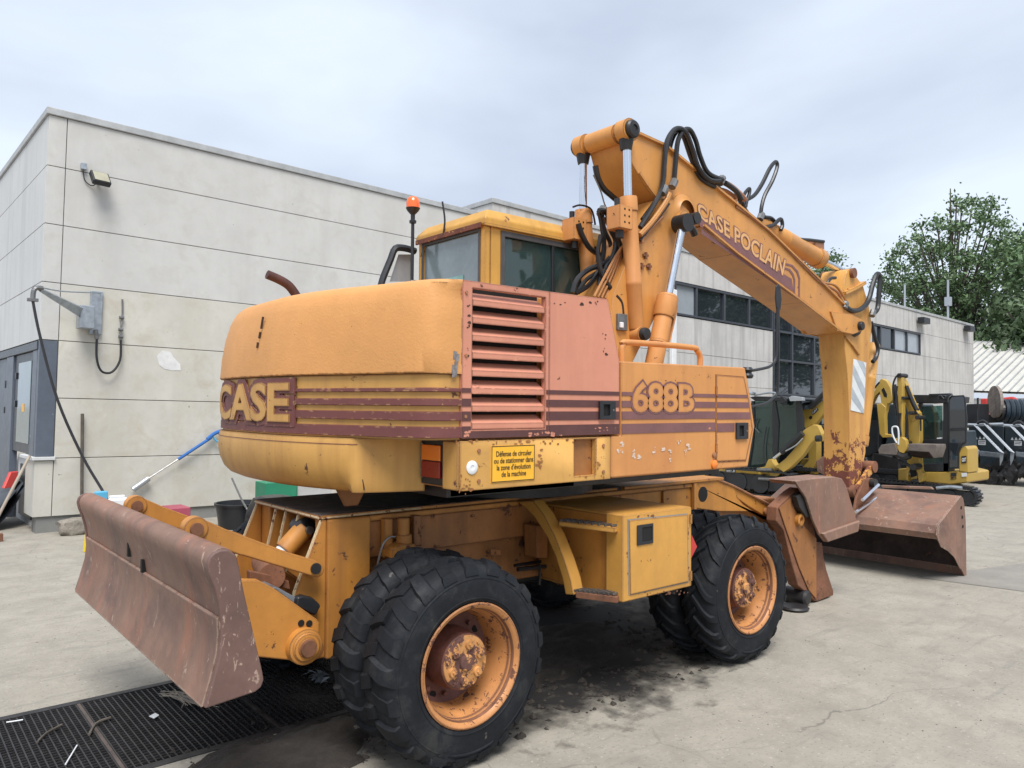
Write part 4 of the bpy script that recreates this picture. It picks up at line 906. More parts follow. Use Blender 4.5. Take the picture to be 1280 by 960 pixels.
# raised bands
def cwband(z0, z1, y_from, y_to, out_=.0, th=.012, name='stripe', material='maroon', parent=cw):
    idx = [i for i, p in enumerate(plan) if y_from <= p.y <= y_to]; rings = []
    for i in idx:
        p = plan[i]; t = (plan[min(i+1, len(plan)-1)]-plan[max(i-1, 0)]).normalized(); n_ = Vector((-t.y, t.x))
        if n_.x > 0 and abs(n_.x) > .3: n_ = -n_
        if p.y < -1.1 and n_.y > 0: n_ = -n_
        if p.y > 1.1 and n_.y < 0: n_ = -n_
        a = Vector((p.x, p.y))-n_*.018; b = Vector((p.x, p.y))+n_*out_
        rings.append([Vector((a.x, a.y, z0)), Vector((b.x, b.y, z0+.004)), Vector((b.x, b.y, z1-.004)), Vector((a.x, a.y, z1))])
    return G().loft(rings).out(name, material, parent, smooth=True)
EY, CY_ = -.31, .76
for i, (a, b) in enumerate(BANDS):
    if i < 3:
        cwband(a, b, -1.21, EY-.0, .0); cwband(a, b, CY_+.0, 1.21, .0)
    else: cwband(a, b, -1.21, 1.21, .0)
# lettering on the curved face
def plan_at(y):
    for i in range(len(plan)-1):
        if plan[i].y <= y <= plan[i+1].y: t = (y-plan[i].y)/max(1e-6, plan[i+1].y-plan[i].y); return plan[i].x+(plan[i+1].x-plan[i].x)*t
    return -.5
ya, yb_ = .76, -.275
cwband(1.672, 1.862, EY+.055, CY_+.03, -.003, name='name_panel')
fitc = fontbox('CASE', 0, .97)
def cwfn(z0, z1, lift):
    def fn(u, v, h): y = ya+(yb_-ya)*u; return Vector((plan_at(max(-1.1, min(1.1, y)))-lift-h, y, z0+(z1-z0)*v))
    return fn
# text subdivided finely so that it follows the curve
def ctext(body, fn, material, name, offset, depth, fitbox, parent=cw):
    o, _ = text_mesh(body, lambda u, v, h: Vector((u, v, h)), material, name, parent, offset=offset, depth=depth, spacing=.97, fitbox=fitbox)
    me = o.data; bm = bmesh.new(); bm.from_mesh(me); off = WL[o.name]
    for k in range(1, 40):
        x = k/26.-.2
        bmesh.ops.bisect_plane(bm, geom=bm.verts[:]+bm.edges[:]+bm.faces[:], plane_co=Vector((x, 0, 0))-Vector(off), plane_no=(1, 0, 0))
    for v in bm.verts: w = v.co+Vector(off); v.co = fn(w.x, w.y, w.z)
    bmesh.ops.recalc_face_normals(bm, faces=bm.faces); bm.to_mesh(me); bm.free(); o.location = (0, 0, 0); WL[o.name] = Vector((0, 0, 0)); o.matrix_parent_inverse = Matrix.Translation(-WL[parent.name]); return o
ctext('CASE', cwfn(1.684, 1.885, -.006), 'maroon', 'maker_name_outline', .12, .010, fitc)
ctext('CASE', cwfn(1.684, 1.885, .001), 'yellow', 'maker_name', .035, .010, fitc)
# rear lamp
lamp = bx('rear_lamp', (-.085, -1.067, 1.37), (-.03, -.862, 1.598), 'black', EX, bevel=.004)
bx('amber_lens', (-.098, -1.045, 1.493), (-.0855, -.88, 1.572), 'lamp_o', lamp, bevel=.004)
bx('red_lens', (-.098, -1.045, 1.405), (-.0855, -.88, 1.489), 'lamp_r', lamp, bevel=.004)
bx('lamp_bezel', (-.0975, -.886, 1.40), (-.0855, -.872, 1.58), 'fit', lamp, bevel=.002)
bx('under_bracket', (.0, -1.0, 1.30), (.9, -.9, 1.352), 'dark', EX)
pr('tow_lug', [(-.36, 1.33), (-.16, 1.33), (-.22, 1.22), (-.30, 1.22)], -.45, -.43, 'chassis_dirty')
# exhaust
G().tube([S(*p, 1, .35) for p in ((372, 372), (362, 358), (350, 350), (334, 343))], .028, 12, 4).out('exhaust_pipe', 'pipe_dark', EX, smooth=True)

# ---- cab
ZC = 3.25; cq = S(607, 261, 2, ZC); XC = cq.x; Y0 = cq.y; Y1 = 1.19; XE_ = XC+1.55; ZB = 1.45; ZR = 3.13
cab = empty('cab_dummy', (0, 0, 0)); bpy.data.objects.remove(cab); 
rwin = [S(*p, 0, XC) for p in ((519, 303), (598, 286), (596, 350))]
g = G()
wy0, wy1 = Y0+.07, Y1-.07
wz1 = S(600, 287, 0, XC).z; wz0 = S(600, 362, 0, XC).z
holed(g, Y0, Y1, ZB, ZR, wy0, wy1, wz0-.1, wz1, 0, .05, fn=lambda v: Vector((XC+v.y, v.x, v.z)))
cab = g.out('cab', 'cabyellow', EX, bevel=.01)
sx0 = S(628, 300, 1, Y0).x; sz1 = S(640, 294, 1, Y0).z; sz0 = S(630, 366, 1, Y0).z
g = G(); holed(g, XC+.051, XE_, ZB, ZR-.001, sx0, XE_-.12, sz0-.12, sz1, Y0, Y0+.045); g.out('cab_side', 'cabyellow', cab, bevel=.008)
g = G(); holed(g, XC+.051, XE_, ZB, ZR-.001, sx0, XE_-.12, sz0-.35, sz1, Y1-.045, Y1); g.out('cab_side', 'cabyellow', cab, bevel=.008)
g = G(); holed(g, Y0+.046, Y1-.046, ZB, ZR-.001, Y0+.1, Y1-.1, sz0-.45, sz1, 0, .05, fn=lambda v: Vector((XE_-.05+v.y, v.x, v.z))); g.out('cab_front', 'cabyellow', cab, bevel=.008)
g = G(); holed(g, sx0-.02, XE_-.10, sz0-.14, sz1+.02, sx0+.02, XE_-.15, sz0-.10, sz1-.025, Y0-.012, Y0+.0); g.out('window_rubber', 'rubber', cab, bevel=.006)
g = G(); holed(g, wy0-.015, wy1+.015, wz0-.115, wz1+.015, wy0+.012, wy1-.012, wz0-.09, wz1-.012, -.008, 0, fn=lambda v: Vector((XC+v.y, v.x, v.z))); g.out('window_rubber', 'rubber', cab, bevel=.004)
xb = S(691.5, 330, 1, Y0).x
bx('window_bar', (xb-.014, Y0-.006, sz0-.1), (xb+.014, Y0+.02, sz1-.02), 'black', cab)
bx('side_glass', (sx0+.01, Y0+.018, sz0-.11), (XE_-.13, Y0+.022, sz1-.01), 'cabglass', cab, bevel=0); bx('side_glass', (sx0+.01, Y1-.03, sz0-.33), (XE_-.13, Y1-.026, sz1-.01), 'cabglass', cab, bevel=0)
bx('rear_glass', (XC+.014, wy0+.005, wz0-.09), (XC+.018, wy1-.005, wz1-.01), 'dustyglass', cab, bevel=0)
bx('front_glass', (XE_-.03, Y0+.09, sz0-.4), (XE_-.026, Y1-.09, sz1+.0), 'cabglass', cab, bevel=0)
# roof
rr0 = [Vector((XC-.02, Y0-.02, ZR)), Vector((XE_+.03, Y0-.02, ZR)), Vector((XE_+.03, Y1+.02, ZR)), Vector((XC-.02, Y1+.02, ZR))]
rr1 = [v+Vector((0, 0, .055)) for v in rr0]; cc_ = sum(rr0, Vector())/4
rr2 = [Vector((v.x+(.07 if v.x < cc_.x else -.07), v.y+(.06 if v.y < cc_.y else -.06), ZC+.015)) for v in rr0]
G().loft([rr0, rr1, rr2]).out('roof', 'cabyellow', cab, bevel=.014)
bx('drip_rail', (XC-.032, Y0-.032, ZR-.012), (XE_+.04, Y0-.0215, ZR+.01), 'cabyellow', cab, bevel=.003)
bx('rust_strip', (XC-.034, Y0+.02, ZR-.02), (XC-.0215, Y1+.0, ZR+.02), 'rustpaint', cab, bevel=.003)
# interior
bx('seat_base', (XC+.35, Y0+.25, 1.9), (XC+.85, Y0+.72, 2.12), 'seat', cab, bevel=.04)
bx('seat_back', (XC+.30, Y0+.25, 2.1), (XC+.42, Y0+.70, 2.85), 'seat', cab, bevel=.05)
bx('floor', (XC+.05, Y0+.05, 1.5), (XE_-.06, Y1-.05, 1.55), 'black', cab)
G().tube([Vector((XC+1.2+.1*math.cos(t), Y0+.45+.2*math.sin(t), 2.5+.16*math.cos(t))) for t in [k*math.pi/8 for k in range(17)]], .014, 6, 2).out('steering_wheel', 'black', cab)
G().cyl((XC+1.2, Y0+.45, 2.5), (XC+1.42, Y0+.45, 1.8), .03).out('steering_column', 'black', cab)
bx('console', (XC+.5, Y0+.06, 1.9), (XC+.95, Y0+.2, 2.3), 'black', cab, bevel=.02)
bx('headliner', (XC+.06, Y0+.05, 3.05), (XC+1.48, Y1-.05, 3.09), 'steelgrey', cab)
bx('rear_blind', (XC+.006, Y1-.62, wz0-.08), (XC+.0125, Y1-.26, wz0+.14), 'teal', cab, bevel=0)  # teal patch painted for light reflected on the rear glass
bx('grey_curtain', (XC+.5, Y1-.12, sz0-.1), (XC+.9, Y1-.10, sz0+.22), 'teal', cab, bevel=0)
bx('blue_folder', (xb+.05, Y0+.04, sz0-.1), (xb+.35, Y0+.06, sz0+.17), 'teal', cab, bevel=.01)
g = G()
for i in range(3): g.tube([Vector((XC+1.0, Y0+.2+.12*i, 2.0)), Vector((XC+1.12, Y0+.25+.1*i, 2.6)), Vector((XC+1.05, Y0+.2+.1*i, 2.95))], .012, 6)
g.out('wiper_and_levers', 'black', cab)
# beacon, aerial, mirror
bq = S(515, 350, 1, 1.12); btop = S(516, 279, 1, 1.12); 
bcn = G().cyl(bq, btop, .014, n=10).out('beacon_pole', 'black', EX, smooth=True)
u_ = (S(516, 241, 1, 1.12)-S(516, 279, 1, 1.12)).length
g = G().lathe([(.0, 0), (.028, 0), (.03, .02), (.018, .03), (.018, .07), (.046, .10), (.060, .125)], btop, (0, 0, 1), 24); g.out('beacon_base', 'black', bcn, smooth=True)
G().lathe([(.055, .125), (.055, .17), (.048, .20), (.03, .217), (.0, .222)], btop, (0, 0, 1), 24).out('beacon_lens', 'beacon', bcn, smooth=True)
G().tube([S(554, 294, 0, XC-.03), S(556, 275, 0, XC-.03), S(553, 252, 0, XC-.05)], .008, 6).out('aerial', 'black', cab)
mr = G().tube([S(*p, 1, 1.3) for p in ((519, 314), (505, 310), (494, 311), (488, 325), (478, 350), (474, 368))], .030, 8, 3).out('mirror_frame', 'black', EX, smooth=True)
g = G(); g.add([S(*p, 1, 1.33) for p in ((498, 318), (517, 318), (514, 352), (487, 352))], [(0, 1, 2, 3)]); g.out('mirror_glass', 'palewin', mr)

# ---- boom
bp_ = [P2(*p, -.19) for p in Zc((300, 75), (315, 78), (430, 130), (600, 270), (820, 450), (1000, 625), (1100, 725), (1150, 765), (1172, 790), (1172, 835), (1140, 845), (1100, 837), (950, 722), (700, 537), (575, 432), (520, 415), (395, 330), (330, 240), (290, 170), (275, 110))]
boom = pr('boom', bp_, -.19, .19, 'boom', bevel=.010)
# flange rim along the side plate
def strip(name, pts, w, y0, y1, material, parent):
    P_ = [Vector(p) for p in pts]; L_ = []; R_ = []
    for i, p in enumerate(P_):
        d = (P_[min(i+1, len(P_)-1)]-P_[max(i-1, 0)]).normalized(); n_ = Vector((-d.y, d.x))*w/2; L_.append(p+n_); R_.append(p-n_)
    g = G()
    for i in range(len(P_)-1): g.prism([tuple(L_[i]), tuple(L_[i+1]), tuple(R_[i+1]), tuple(R_[i])], 1, y0, y1)
    return g.out(name, material, parent)
strip('top_flange', bp_[1:8], .022, -.215, .215, 'boom', boom)
strip('bottom_flange', bp_[11:15], .022, -.212, .212, 'boom', boom)
strip('rear_flange', [P2(*p, -.19) for p in Zc((330, 232), (362, 280), (398, 328))], .02, -.205, -.17, 'boom', boom)
# rear end cross tube
g = G(); pe = Vector((2.215, 0, 3.935)); g.cyl(pe+Vector((0, -.155, 0)), pe+Vector((0, .155, 0)), .080, n=28); g.out('end_tube', 'boom', boom, smooth=True)
# pivot boss
q = S(*Zc((498, 385))[0], 1, -.2); g = G(); g.lathe([(.17, 0), (.165, .02), (.12, .035), (.10, .06)], (q.x, -.19, q.z), (0, -1, 0), 30); g.out('pivot_boss', 'boom', boom, smooth=True)
q2 = S(*Zc((535, 408))[0], 1, -.33); G().cyl((q2.x, -.385, q2.z), (q2.x, .385, q2.z), .05, n=22).out('pivot_pin', 'dark', boom, smooth=True)
for sgn in (-1, 1): G().cyl((q2.x, sgn*.20, q2.z), (q2.x, sgn*.26, q2.z), .085, n=22).out('pin_boss', 'boom', boom, smooth=True)
# side lettering and bands
yl = -.1925
def bquad(name, pts, y0, material, th=.0016):
    return G().prism([P2(*p, -.19) for p in pts], 1, y0-th, y0).out(name, material, boom)
bquad('stripe', c2((108, 350), (140, 352), (478, 592), (512, 612), (520, 668), (500, 656), (120, 388)), yl+.0005, 'purple')
bquad('stripe', c2((122, 397), (500, 664), (548, 702), (547, 708), (530, 697), (126, 420)), yl+.0005, 'purple')
for a_, b_, c_, d_, e_ in (((470, 545), (505, 548), (530, 575), (547, 610), (545, 705)),):
    pass
bquad('stripe', c2((470, 540), (515, 552), (540, 580), (548, 610), (547, 706), (540, 702), (541, 612), (533, 586), (511, 560), (470, 549)), yl+.0005, 'purple')
bquad('stripe', c2((474, 560), (505, 570), (520, 590), (527, 614), (527, 692), (520, 688), (520, 616), (513, 596), (500, 578), (474, 568)), yl+.0005, 'purple')
fitb = fontbox('CASE POCLAIN', 0, 1.04)
bl0, br0, tl0 = S(*c2(118, 350), 1, -.193), S(*c2(474, 597), 1, -.193), S(*c2(106, 283), 1, -.193)
tr0 = S(*c2(486, 533), 1, -.193)
def bfn(lift):
    def fn(u, v, h):
        p = bl0*(1-u)*(1-v)+br0*u*(1-v)+tl0*(1-u)*v+tr0*u*v; return Vector((p.x, yl-lift-h, p.z))
    return fn
text_mesh('CASE POCLAIN', bfn(.0012), 'purple', 'boom_name_outline', boom, offset=.065, depth=.0012, spacing=1.04, fitbox=fitb)
text_mesh('CASE POCLAIN', bfn(.0024), 'letter', 'boom_name', boom, offset=.018, depth=.0012, spacing=1.04, fitbox=fitb)
# lower boom
lbp = [P2(*p, -.2) for p in Zc((395, 335), (430, 330), (480, 340), (520, 380), (520, 440), (490, 520), (455, 640), (400, 760), (330, 900), (275, 1010), (195, 1010), (212, 860), (228, 700), (300, 520))]
lboom = pr('lower_boom', lbp, -.215, .215, 'boom', bevel=.010)
for p in ((355, 545), (340, 585), (368, 587)):
    g = G(); q = S(*Zc(p)[0], 1, -.22); g.box((q.x-.03, -.232, q.z-.012), (q.x+.03, -.2155, q.z+.006)); g.box((q.x-.008, -.238, q.z-.03), (q.x+.008, -.2155, q.z+.02)); g.out('pipe_clip', 'rust', lboom)
# adjusting cylinders
def cylinder(base, mid, top, rb, rr, name='boom_cylinder', paint='orange', collar=True, n=24, parent=EX):
    base, mid, top = Vector(base), Vector(mid), Vector(top); d = (mid-base).normalized(); L0 = (mid-base).length
    b = G().lathe([(.0, 0), (rb*.9, 0), (rb, .02), (rb, L0*.33), (rb*1.04, L0*.335), (rb*1.04, L0*.36), (rb, L0*.365), (rb, L0-.12), (rb*1.12, L0-.115), (rb*1.12, L0-.01), (rb*1.05, L0), (rr, L0+.002)], base, d, n).out(name, paint, parent, smooth=True)
    G().cyl(mid, top, rr, n=18).out('piston_rod', 'chrome', b, smooth=True)
    return b
for y, pb, pm, pt_ in ((-.235, (795, 412), (785, 246), (783, 168)), (.235, (735, 400), (729, 262), (729, 186))):
    b_, m_, t_ = S(*pb, 1, y), S(*pm, 1, y), S(*pt_, 1, y)
    if y > 0: b_ = S(795, 412, 1, -.235); b_.y = y
    cy = cylinder(b_, m_, t_, .064, .034)
    sg = -1 if y < 0 else 1
    for zz, rr_, mt in ((b_+Vector((0, 0, -.04)), .06, 'orange'),): G().cyl(zz+Vector((0, -.07, 0)), zz+Vector((0, .07, 0)), rr_, n=20).out('base_eye', mt, cy, smooth=True)
    G().lathe([(.05, .06), (.05, .10), (.044, .115), (.0, .12)], b_+Vector((0, 0, -.04)), (0, sg, 0), 20).out('base_pin', 'dark', cy, smooth=True)
    te = Vector((2.215, y, 3.935)); G().cyl(te+Vector((0, -.05, 0)), te+Vector((0, .05, 0)), .090, n=26).out('rod_eye', 'boom', cy, smooth=True)
    G().lathe([(.072, .05), (.072, .075), (.06, .09), (.03, .095), (.028, .085), (0, .085)], te, (0, sg, 0), 24).out('rod_pin', 'dark', cy, smooth=True)
    G().cyl(te+Vector((0, 0, -.15)), te+Vector((0, 0, -.07)), .045, .06, n=18).out('rod_neck', 'dark', cy, smooth=True)
    vq = m_+Vector((-.13, -.03, -.20)); vb = bx('valve_block', vq-Vector((.075, .07, .09)), vq+Vector((.07, .07, .09)), 'orange', cy, bevel=.006)
    g = G()
    for i in range(2):
        for j in range(3): g.cyl(vq+Vector((-.02+.05*i, -.0715, -.04+.05*j)), vq+Vector((-.02+.05*i, -.069, -.04+.05*j)), .009, n=8)
    g.out('bolt_holes', 'pit', cy)
    G().cyl(vq+Vector((-.03, 0, .09)), vq+Vector((-.03, 0, .15)), .022, n=12).out('fitting', 'dark', cy, smooth=True); G().cyl(vq+Vector((.0, 0, -.15)), vq+Vector((.0, 0, -.09)), .032, n=12).out('fitting', 'dark', cy, smooth=True)
# front lift cylinders
for y in (-.32, .32):
    b_, m_, t_ = S(*Zc((385, 975))[0], 1, -.32), S(*Zc((442, 700))[0], 1, -.32), S(*Zc((497, 425))[0], 1, -.32)
    for v in (b_, m_, t_): v.y = y
    cy = cylinder(b_, m_, t_, .072, .035, 'lift_cylinder_front')
    d = (m_-b_).normalized(); G().lathe([(.082, 0), (.088, .01), (.088, .17), (.078, .18)], m_-d*.19, d, 24).out('gland_nut', 'orange', cy, smooth=True)
    G().cyl(t_+Vector((0, -.06, 0)), t_+Vector((0, .06, 0)), .075, n=20).out('rod_eye', 'dark', cy, smooth=True)
    G().tube([b_+d*.2+Vector((.09, -.03, 0)), b_+d*.5+Vector((.1, -.03, 0)), m_-d*.08+Vector((.07, -.03, 0))], .014, 6).out('feed_pipe', 'orange', cy)
# stick cylinder on top
b_, m_, t_ = S(*Zc((800, 440))[0], 1, 0), S(*Zc((1022, 562))[0], 1, 0), S(*Zc((1118, 612))[0], 1, 0)
sc_ = cylinder(b_, m_, t_, .098, .036, 'stick_cylinder', 'boom')
vq = m_+Vector((-.12, 0, .12)); bx('valve_block', vq-Vector((.09, .06, .05)), vq+Vector((.10, .06, .06)), 'brass', sc_)
G().tube([S(*Zc(p)[0], 1, -.06) for p in ((870, 455), (930, 482), (985, 488), (1035, 494))], .018, 8).out('hose', 'hose', sc_)
bx('cylinder_lug', (b_.x-.15, -.09, b_.z-.15), (b_.x+.05, .09, b_.z+.05), 'boom', sc_)
# ---- stick
stp_ = [P2(*p, -.15) for p in T3((190, 45), (197, 25), (212, 18), (226, 30), (232, 50), (262, 90), (285, 170), (298, 250), (286, 400), (278, 560), (273, 640), (272, 780), (258, 850), (238, 935), (205, 940), (203, 850), (205, 700), (203, 600), (196, 450), (186, 360), (183, 300), (178, 280), (170, 160))]
stick = pr('stick', stp_, -.15, .15, 'boom_y', bevel=.010)
q = S(*T3((228, 258))[0], 1, -.16); 
for sgn in (-1, 1):
    G().lathe([(.0, .10), (.045, .10), (.05, .09), (.05, .045), (.10, .04), (.12, .0)], (q.x, sgn*.15, q.z), (0, sgn, 0), 26).out('elbow_pin', 'dark', stick, smooth=True)
    pr('fork_plate', [P2(*p, -.2) for p in Zc((1060, 760), (1140, 770), (1178, 790), (1180, 835), (1145, 848), (1085, 835))], sgn*.192-.016, sgn*.192+.016, 'boom', boom)
G().cyl((P2(*T3((213, 38))[0], -.15)[0], -.19, P2(*T3((213, 38))[0], -.15)[1]), (P2(*T3((213, 38))[0], -.15)[0], .19, P2(*T3((213, 38))[0], -.15)[1]), .055, n=20).out('top_pin', 'rust', stick, smooth=True)
strip('stiffener', [P2(*p, -.15) for p in T3((178, 122), (225, 100), (262, 78))], .035, -.185, -.10, 'boom_y', stick)
strip('stiffener', [P2(*p, -.15) for p in T3((183, 300), (212, 335), (240, 375))], .02, -.172, -.15, 'boom_y', stick)
# reflective plate with slanted stripes
pc = [P2(*p, -.15) for p in T3((220, 393), (272, 408), (262, 618), (208, 605))]
pl = G().prism(pc, 1, -.156, -.1515).out('warning_plate', 'chev_w', stick)
def pm(u, v): a = Vector(pc[0])*(1-u)*(1-v)+Vector(pc[1])*u*(1-v)+Vector(pc[2])*u*v+Vector(pc[3])*(1-u)*v; return tuple(a)
for q4 in (((0, .10), (.0, .30), (1, .75), (1, .52)), ((0, .55), (0, .78), (.85, 1), (1, 1), (1, .93)), ((.25, 0), (.75, 0), (1, .12), (1, .30))):
    G().prism([pm(*a) for a in q4], 1, -.1575, -.1563).out('stripe', 'chev_g', pl)
# bucket link
def rod(name, a, b, w, y0, y1, material, parent=stick): return pr(name, [tuple(Vector(p)) for p in (lambda A, B_: [A+(B_-A).orthogonal().normalized()*w, B_+(B_-A).orthogonal().normalized()*w*.8, B_-(B_-A).orthogonal().normalized()*w*.8, A-(B_-A).orthogonal().normalized()*w])(Vector(a), Vector(b))], y0, y1, material, parent)
la, lbq = P2(*T3((290, 838))[0], -.17), P2(*T3((222, 940))[0], -.17)
rod('bucket_link', la, lbq, .05, -.21, -.17, 'boom_y'); rod('bucket_link', la, lbq, .05, .17, .21, 'boom_y')
G().cyl((la[0], -.23, la[1]), (la[0], .23, la[1]), .065, n=18).out('link_pin', 'rust', stick, smooth=True)
b_ = S(*T3((296, 560))[0], 1, 0); t_ = Vector((la[0]+.02, 0, la[1]+.02)); m_ = b_.lerp(t_, .72)
cylinder(S(*T3((296, 330))[0], 1, 0)+Vector((.05, 0, 0)), m_, t_, .075, .04, 'bucket_cylinder', 'boom_y')
G().cyl((lbq[0], -.2, lbq[1]), (lbq[0], .2, lbq[1]), .07, n=18).out('bucket_pin', 'rust', stick, smooth=True)
# ---- bucket
B6 = lambda x, y: (1010+x*.1876, 560+y*.1876)
sp6 = [(1020, 318), (1034, 335), (1042, 370), (1052, 480), (1056, 720), (1056, 850), (1045, 856), (1015, 790), (975, 710), (930, 665), (885, 640), (866, 610), (858, 570), (868, 515)]
bprof = [P2(*B6(*p), -1.1) for p in sp6]
bk = G()
t_ = .022
outer = [bprof[i] for i in (5, 4, 3, 2, 1, 0, 13, 12, 11)]; cen = Vector((6.32, .42))
inner = [tuple(Vector(p)+(cen-Vector(p)).normalized()*t_) for p in outer]
bk.prism(outer+inner[::-1], 1, -1.085, .86)
bucket = bk.out('bucket', 'blade', EX, bevel=.004)
for y0 in (-1.1, .862): pr('side_plate', bprof, y0, y0+.014, 'blade', bucket, bevel=.004)
G().prism([(x-(.0), z) for x, z in [tuple(Vector(p)+(cen-Vector(p)).normalized()*(t_+.002)) for p in outer]]+[tuple(Vector(p)+(cen-Vector(p)).normalized()*(t_+.006)) for p in outer][::-1], 1, -1.08, .855).out('inner_lining', 'bucketin', bucket)
g = G()
for p in ((1020, 397), (1027, 460), (1031, 523)): q = S(*B6(*p), 1, -1.1); g.cyl((q.x, -1.104, q.z), (q.x, -1.09, q.z), .018, n=14)
g.out('side_hole', 'pit', bucket)
bx('cutting_edge', (bprof[5][0]-.02, -1.098, .004), (bprof[5][0]+.012, .86, .09), 'blade', bucket, bevel=.004)
strip('side_wear_strip', [bprof[i] for i in (13, 12, 10, 9, 8, 7)], .06, -1.108, -1.1005, 'blade', bucket)
for y0 in (-.24, -.06, .12, .28): pr('bucket_ear', [(5.93, .56), (6.12, .66), (6.42, .78), (6.40, .98), (6.22, .98), (6.02, .80)], y0, y0+.03, 'rust', bucket)
G().cyl((6.34, -.3, .93), (6.34, .38, .93), .05, n=16).out('ear_pin', 'dark', bucket, smooth=True)
g = G()
for i, (pp0, pp1) in enumerate((((1070, 640), (1108, 615)), ((1078, 625), (1098, 606)))): g.tube([S(*pp0, 1, -.3), S(*pp1, 1, -.3)], .018, 8, smooth=False)
g.out('tilt_rod', 'chrome', bucket)
g = G()
for k in range(4): a = S(1068+3*k, 622-2*k, 1, .1); b = S(1085+5*k, 600+3*k, 1, .05); c__ = S(1106+2*k, 618+3*k, 1, 0.); g.tube([a, (a+b)/2+Vector((0, 0, .09)), b, c__], .022, 8)
g.out('tilt_hoses', 'hose', bucket)

# ---- front outrigger
Ff = lambda x, y: (860+x*.1875, 590+y*.1875)
lg = [P2(*Ff(*p), -.66) for p in ((595, 235), (700, 135), (745, 105), (785, 130), (850, 420), (862, 480), (895, 470), (905, 560), (925, 650), (960, 760), (968, 800), (945, 830), (870, 862), (845, 862), (820, 830), (735, 760), (690, 600), (640, 390), (590, 330))]
leg = pr('outrigger_leg', lg, -.66, -.56, 'rust', bevel=.010)
M['outr'] = M['chassis']
pr('leg_plate', [P2(*Ff(*p), -.66) for p in ((600, 240), (690, 160), (700, 240), (770, 360), (850, 440), (850, 850), (800, 790), (735, 640), (650, 390))], -.672, -.6605, 'chassis_dirty', leg)
for y0 in (-.72,):
    q = S(*Ff(745, 318), 1, -.69); G().lathe([(.055, 0), (.055, .03), (.045, .036), (.026, .036), (.026, .01), (0, .01)], (q.x, -.673, q.z), (0, -1, 0), 26).out('boss', 'chassis', leg, smooth=True)
q = S(*Ff(742, 830), 1, -.6); G().lathe([(0, .09), (.05, .09), (.07, .07), (.075, -.12), (0, -.12)], (q.x, -.6, q.z), (0, -1, 0), 24).out('foot_roller', 'dark', leg, smooth=True)
q = S(*Ff(900, 800), 1, -.55); G().lathe([(0, .07), (.06, .07), (.065, .05), (.065, -.12), (0, -.12)], (q.x, -.55, q.z), (0, -1, 0), 24).out('foot_roller', 'rust', leg, smooth=True)
q = S(*Ff(745, 925), 2, .0); G().lathe([(.11, .004), (.125, .02), (.11, .035), (.0, .04)], (q.x, q.y+.05, 0), (0, 0, 1), 24).out('ground_ring', 'dark', leg, smooth=True)
pd = [P2(*p, -.74) for p in ((991, 601), (1012, 598), (1040, 595.5), (1050, 598), (1055, 606), (1070, 655), (1067, 664), (1029, 677), (1022, 668), (1014, 650), (1005, 622))]
pad = pr('outrigger_pad', pd, -.76, -.735, 'blade', EX, bevel=.008)
lo_ = [P2(*p, -.74) for p in ((1022, 666), (1069, 650), (1067, 664), (1029, 677))]
pr('pad_lip', lo_, -.79, -.75, 'blade', pad, bevel=.012)
tp_ = [P2(*p, -.74) for p in ((991, 601), (1012, 598), (1040, 595.5), (1050, 598), (1052, 602), (995, 606))]
pr('pad_return', tp_, -.735, -.50, 'blade', pad, bevel=.01)
pr('pad_bracket', [P2(*Ff(*p), -.70) for p in ((700, 160), (760, 120), (800, 180), (812, 290), (770, 300), (720, 230))], -.732, -.68, 'dark', pad)
# sloping front frame nose
nose = [P2(*Ff(*p), -.43) for p in ((20, 72), (195, 47), (298, 92), (318, 170), (360, 215), (430, 262), (540, 330), (610, 360), (640, 400), (500, 300), (400, 262), (200, 262), (20, 238))]
pr('nose_plate', nose, -.445, -.426, 'chassis', EX)
q = S(*Ff(100, 148), 1, -.446); G().cyl((q.x, -.447, q.z), (q.x, -.44, q.z), .062, n=24).out('nose_hole', 'pit', EX)
tr_ = [S(*Ff(*p), 1, -.44) for p in ((298, 92), (330, 175), (400, 225), (540, 312), (590, 300), (570, 240))]
g = G(); g.loft([tr_, [v+Vector((.0, .5, 0)) for v in tr_]]); g.out('nose_trough', 'chassis', EX, bevel=.006)
G().tube([S(*Ff(190, 47), 1, -.45), S(*Ff(300, 92), 1, -.45), S(*Ff(575, 232), 1, -.45)], .010, 6, smooth=False).out('weld_edge', 'brass', EX)
for k in range(3): q = S(*Ff(520+25*k, 262+10*k), 1, -.46); G().lathe([(.03, 0), (.03, .02), (.015, .024), (0, .024)], (q.x, -.45, q.z), (0, -1, 0), 14).out('nose_bolt', 'brass', EX, smooth=True)
bx('front_box', (3.2, -.4, .55), (4.1, .4, .95), 'chassis_dirty', EX, bevel=.02)

# ---- hydraulic hoses traced along the boom
def hose(pts, y, r=.021, material='hose', name='hydraulic_hose', f=Zc, sub=5):
    ys = y if isinstance(y, (list, tuple)) else [y]*len(pts)
    return G().tube([S(*f(*p), 1, yy) for p, yy in zip(pts, ys)], r, 8, sub).out(name, material, EX, smooth=True)
hose([(335, 440), (385, 360), (418, 290), (428, 200), (436, 120), (458, 75), (485, 62), (512, 82), (535, 140), (560, 215), (600, 258), (640, 262)], -.24)
hose([(345, 410), (400, 330), (424, 260), (430, 170), (448, 95), (475, 70), (500, 90), (530, 175), (565, 250), (620, 285)], -.20)
hose([(465, 262), (472, 180), (480, 110), (500, 72), (525, 68), (548, 110), (565, 170), (595, 232), (650, 258)], -.23)
hose([(430, 300), (440, 240), (447, 150), (465, 90), (492, 70), (515, 110), (545, 190), (580, 245), (630, 272)], -.16, .019)
hose([(505, 80), (528, 120), (545, 200), (572, 262), (605, 285), (640, 292)], -.12, .019)
hose([(333, 470), (380, 420), (430, 350), (448, 310)], -.25, .024, 'boom', 'hydraulic_pipe')
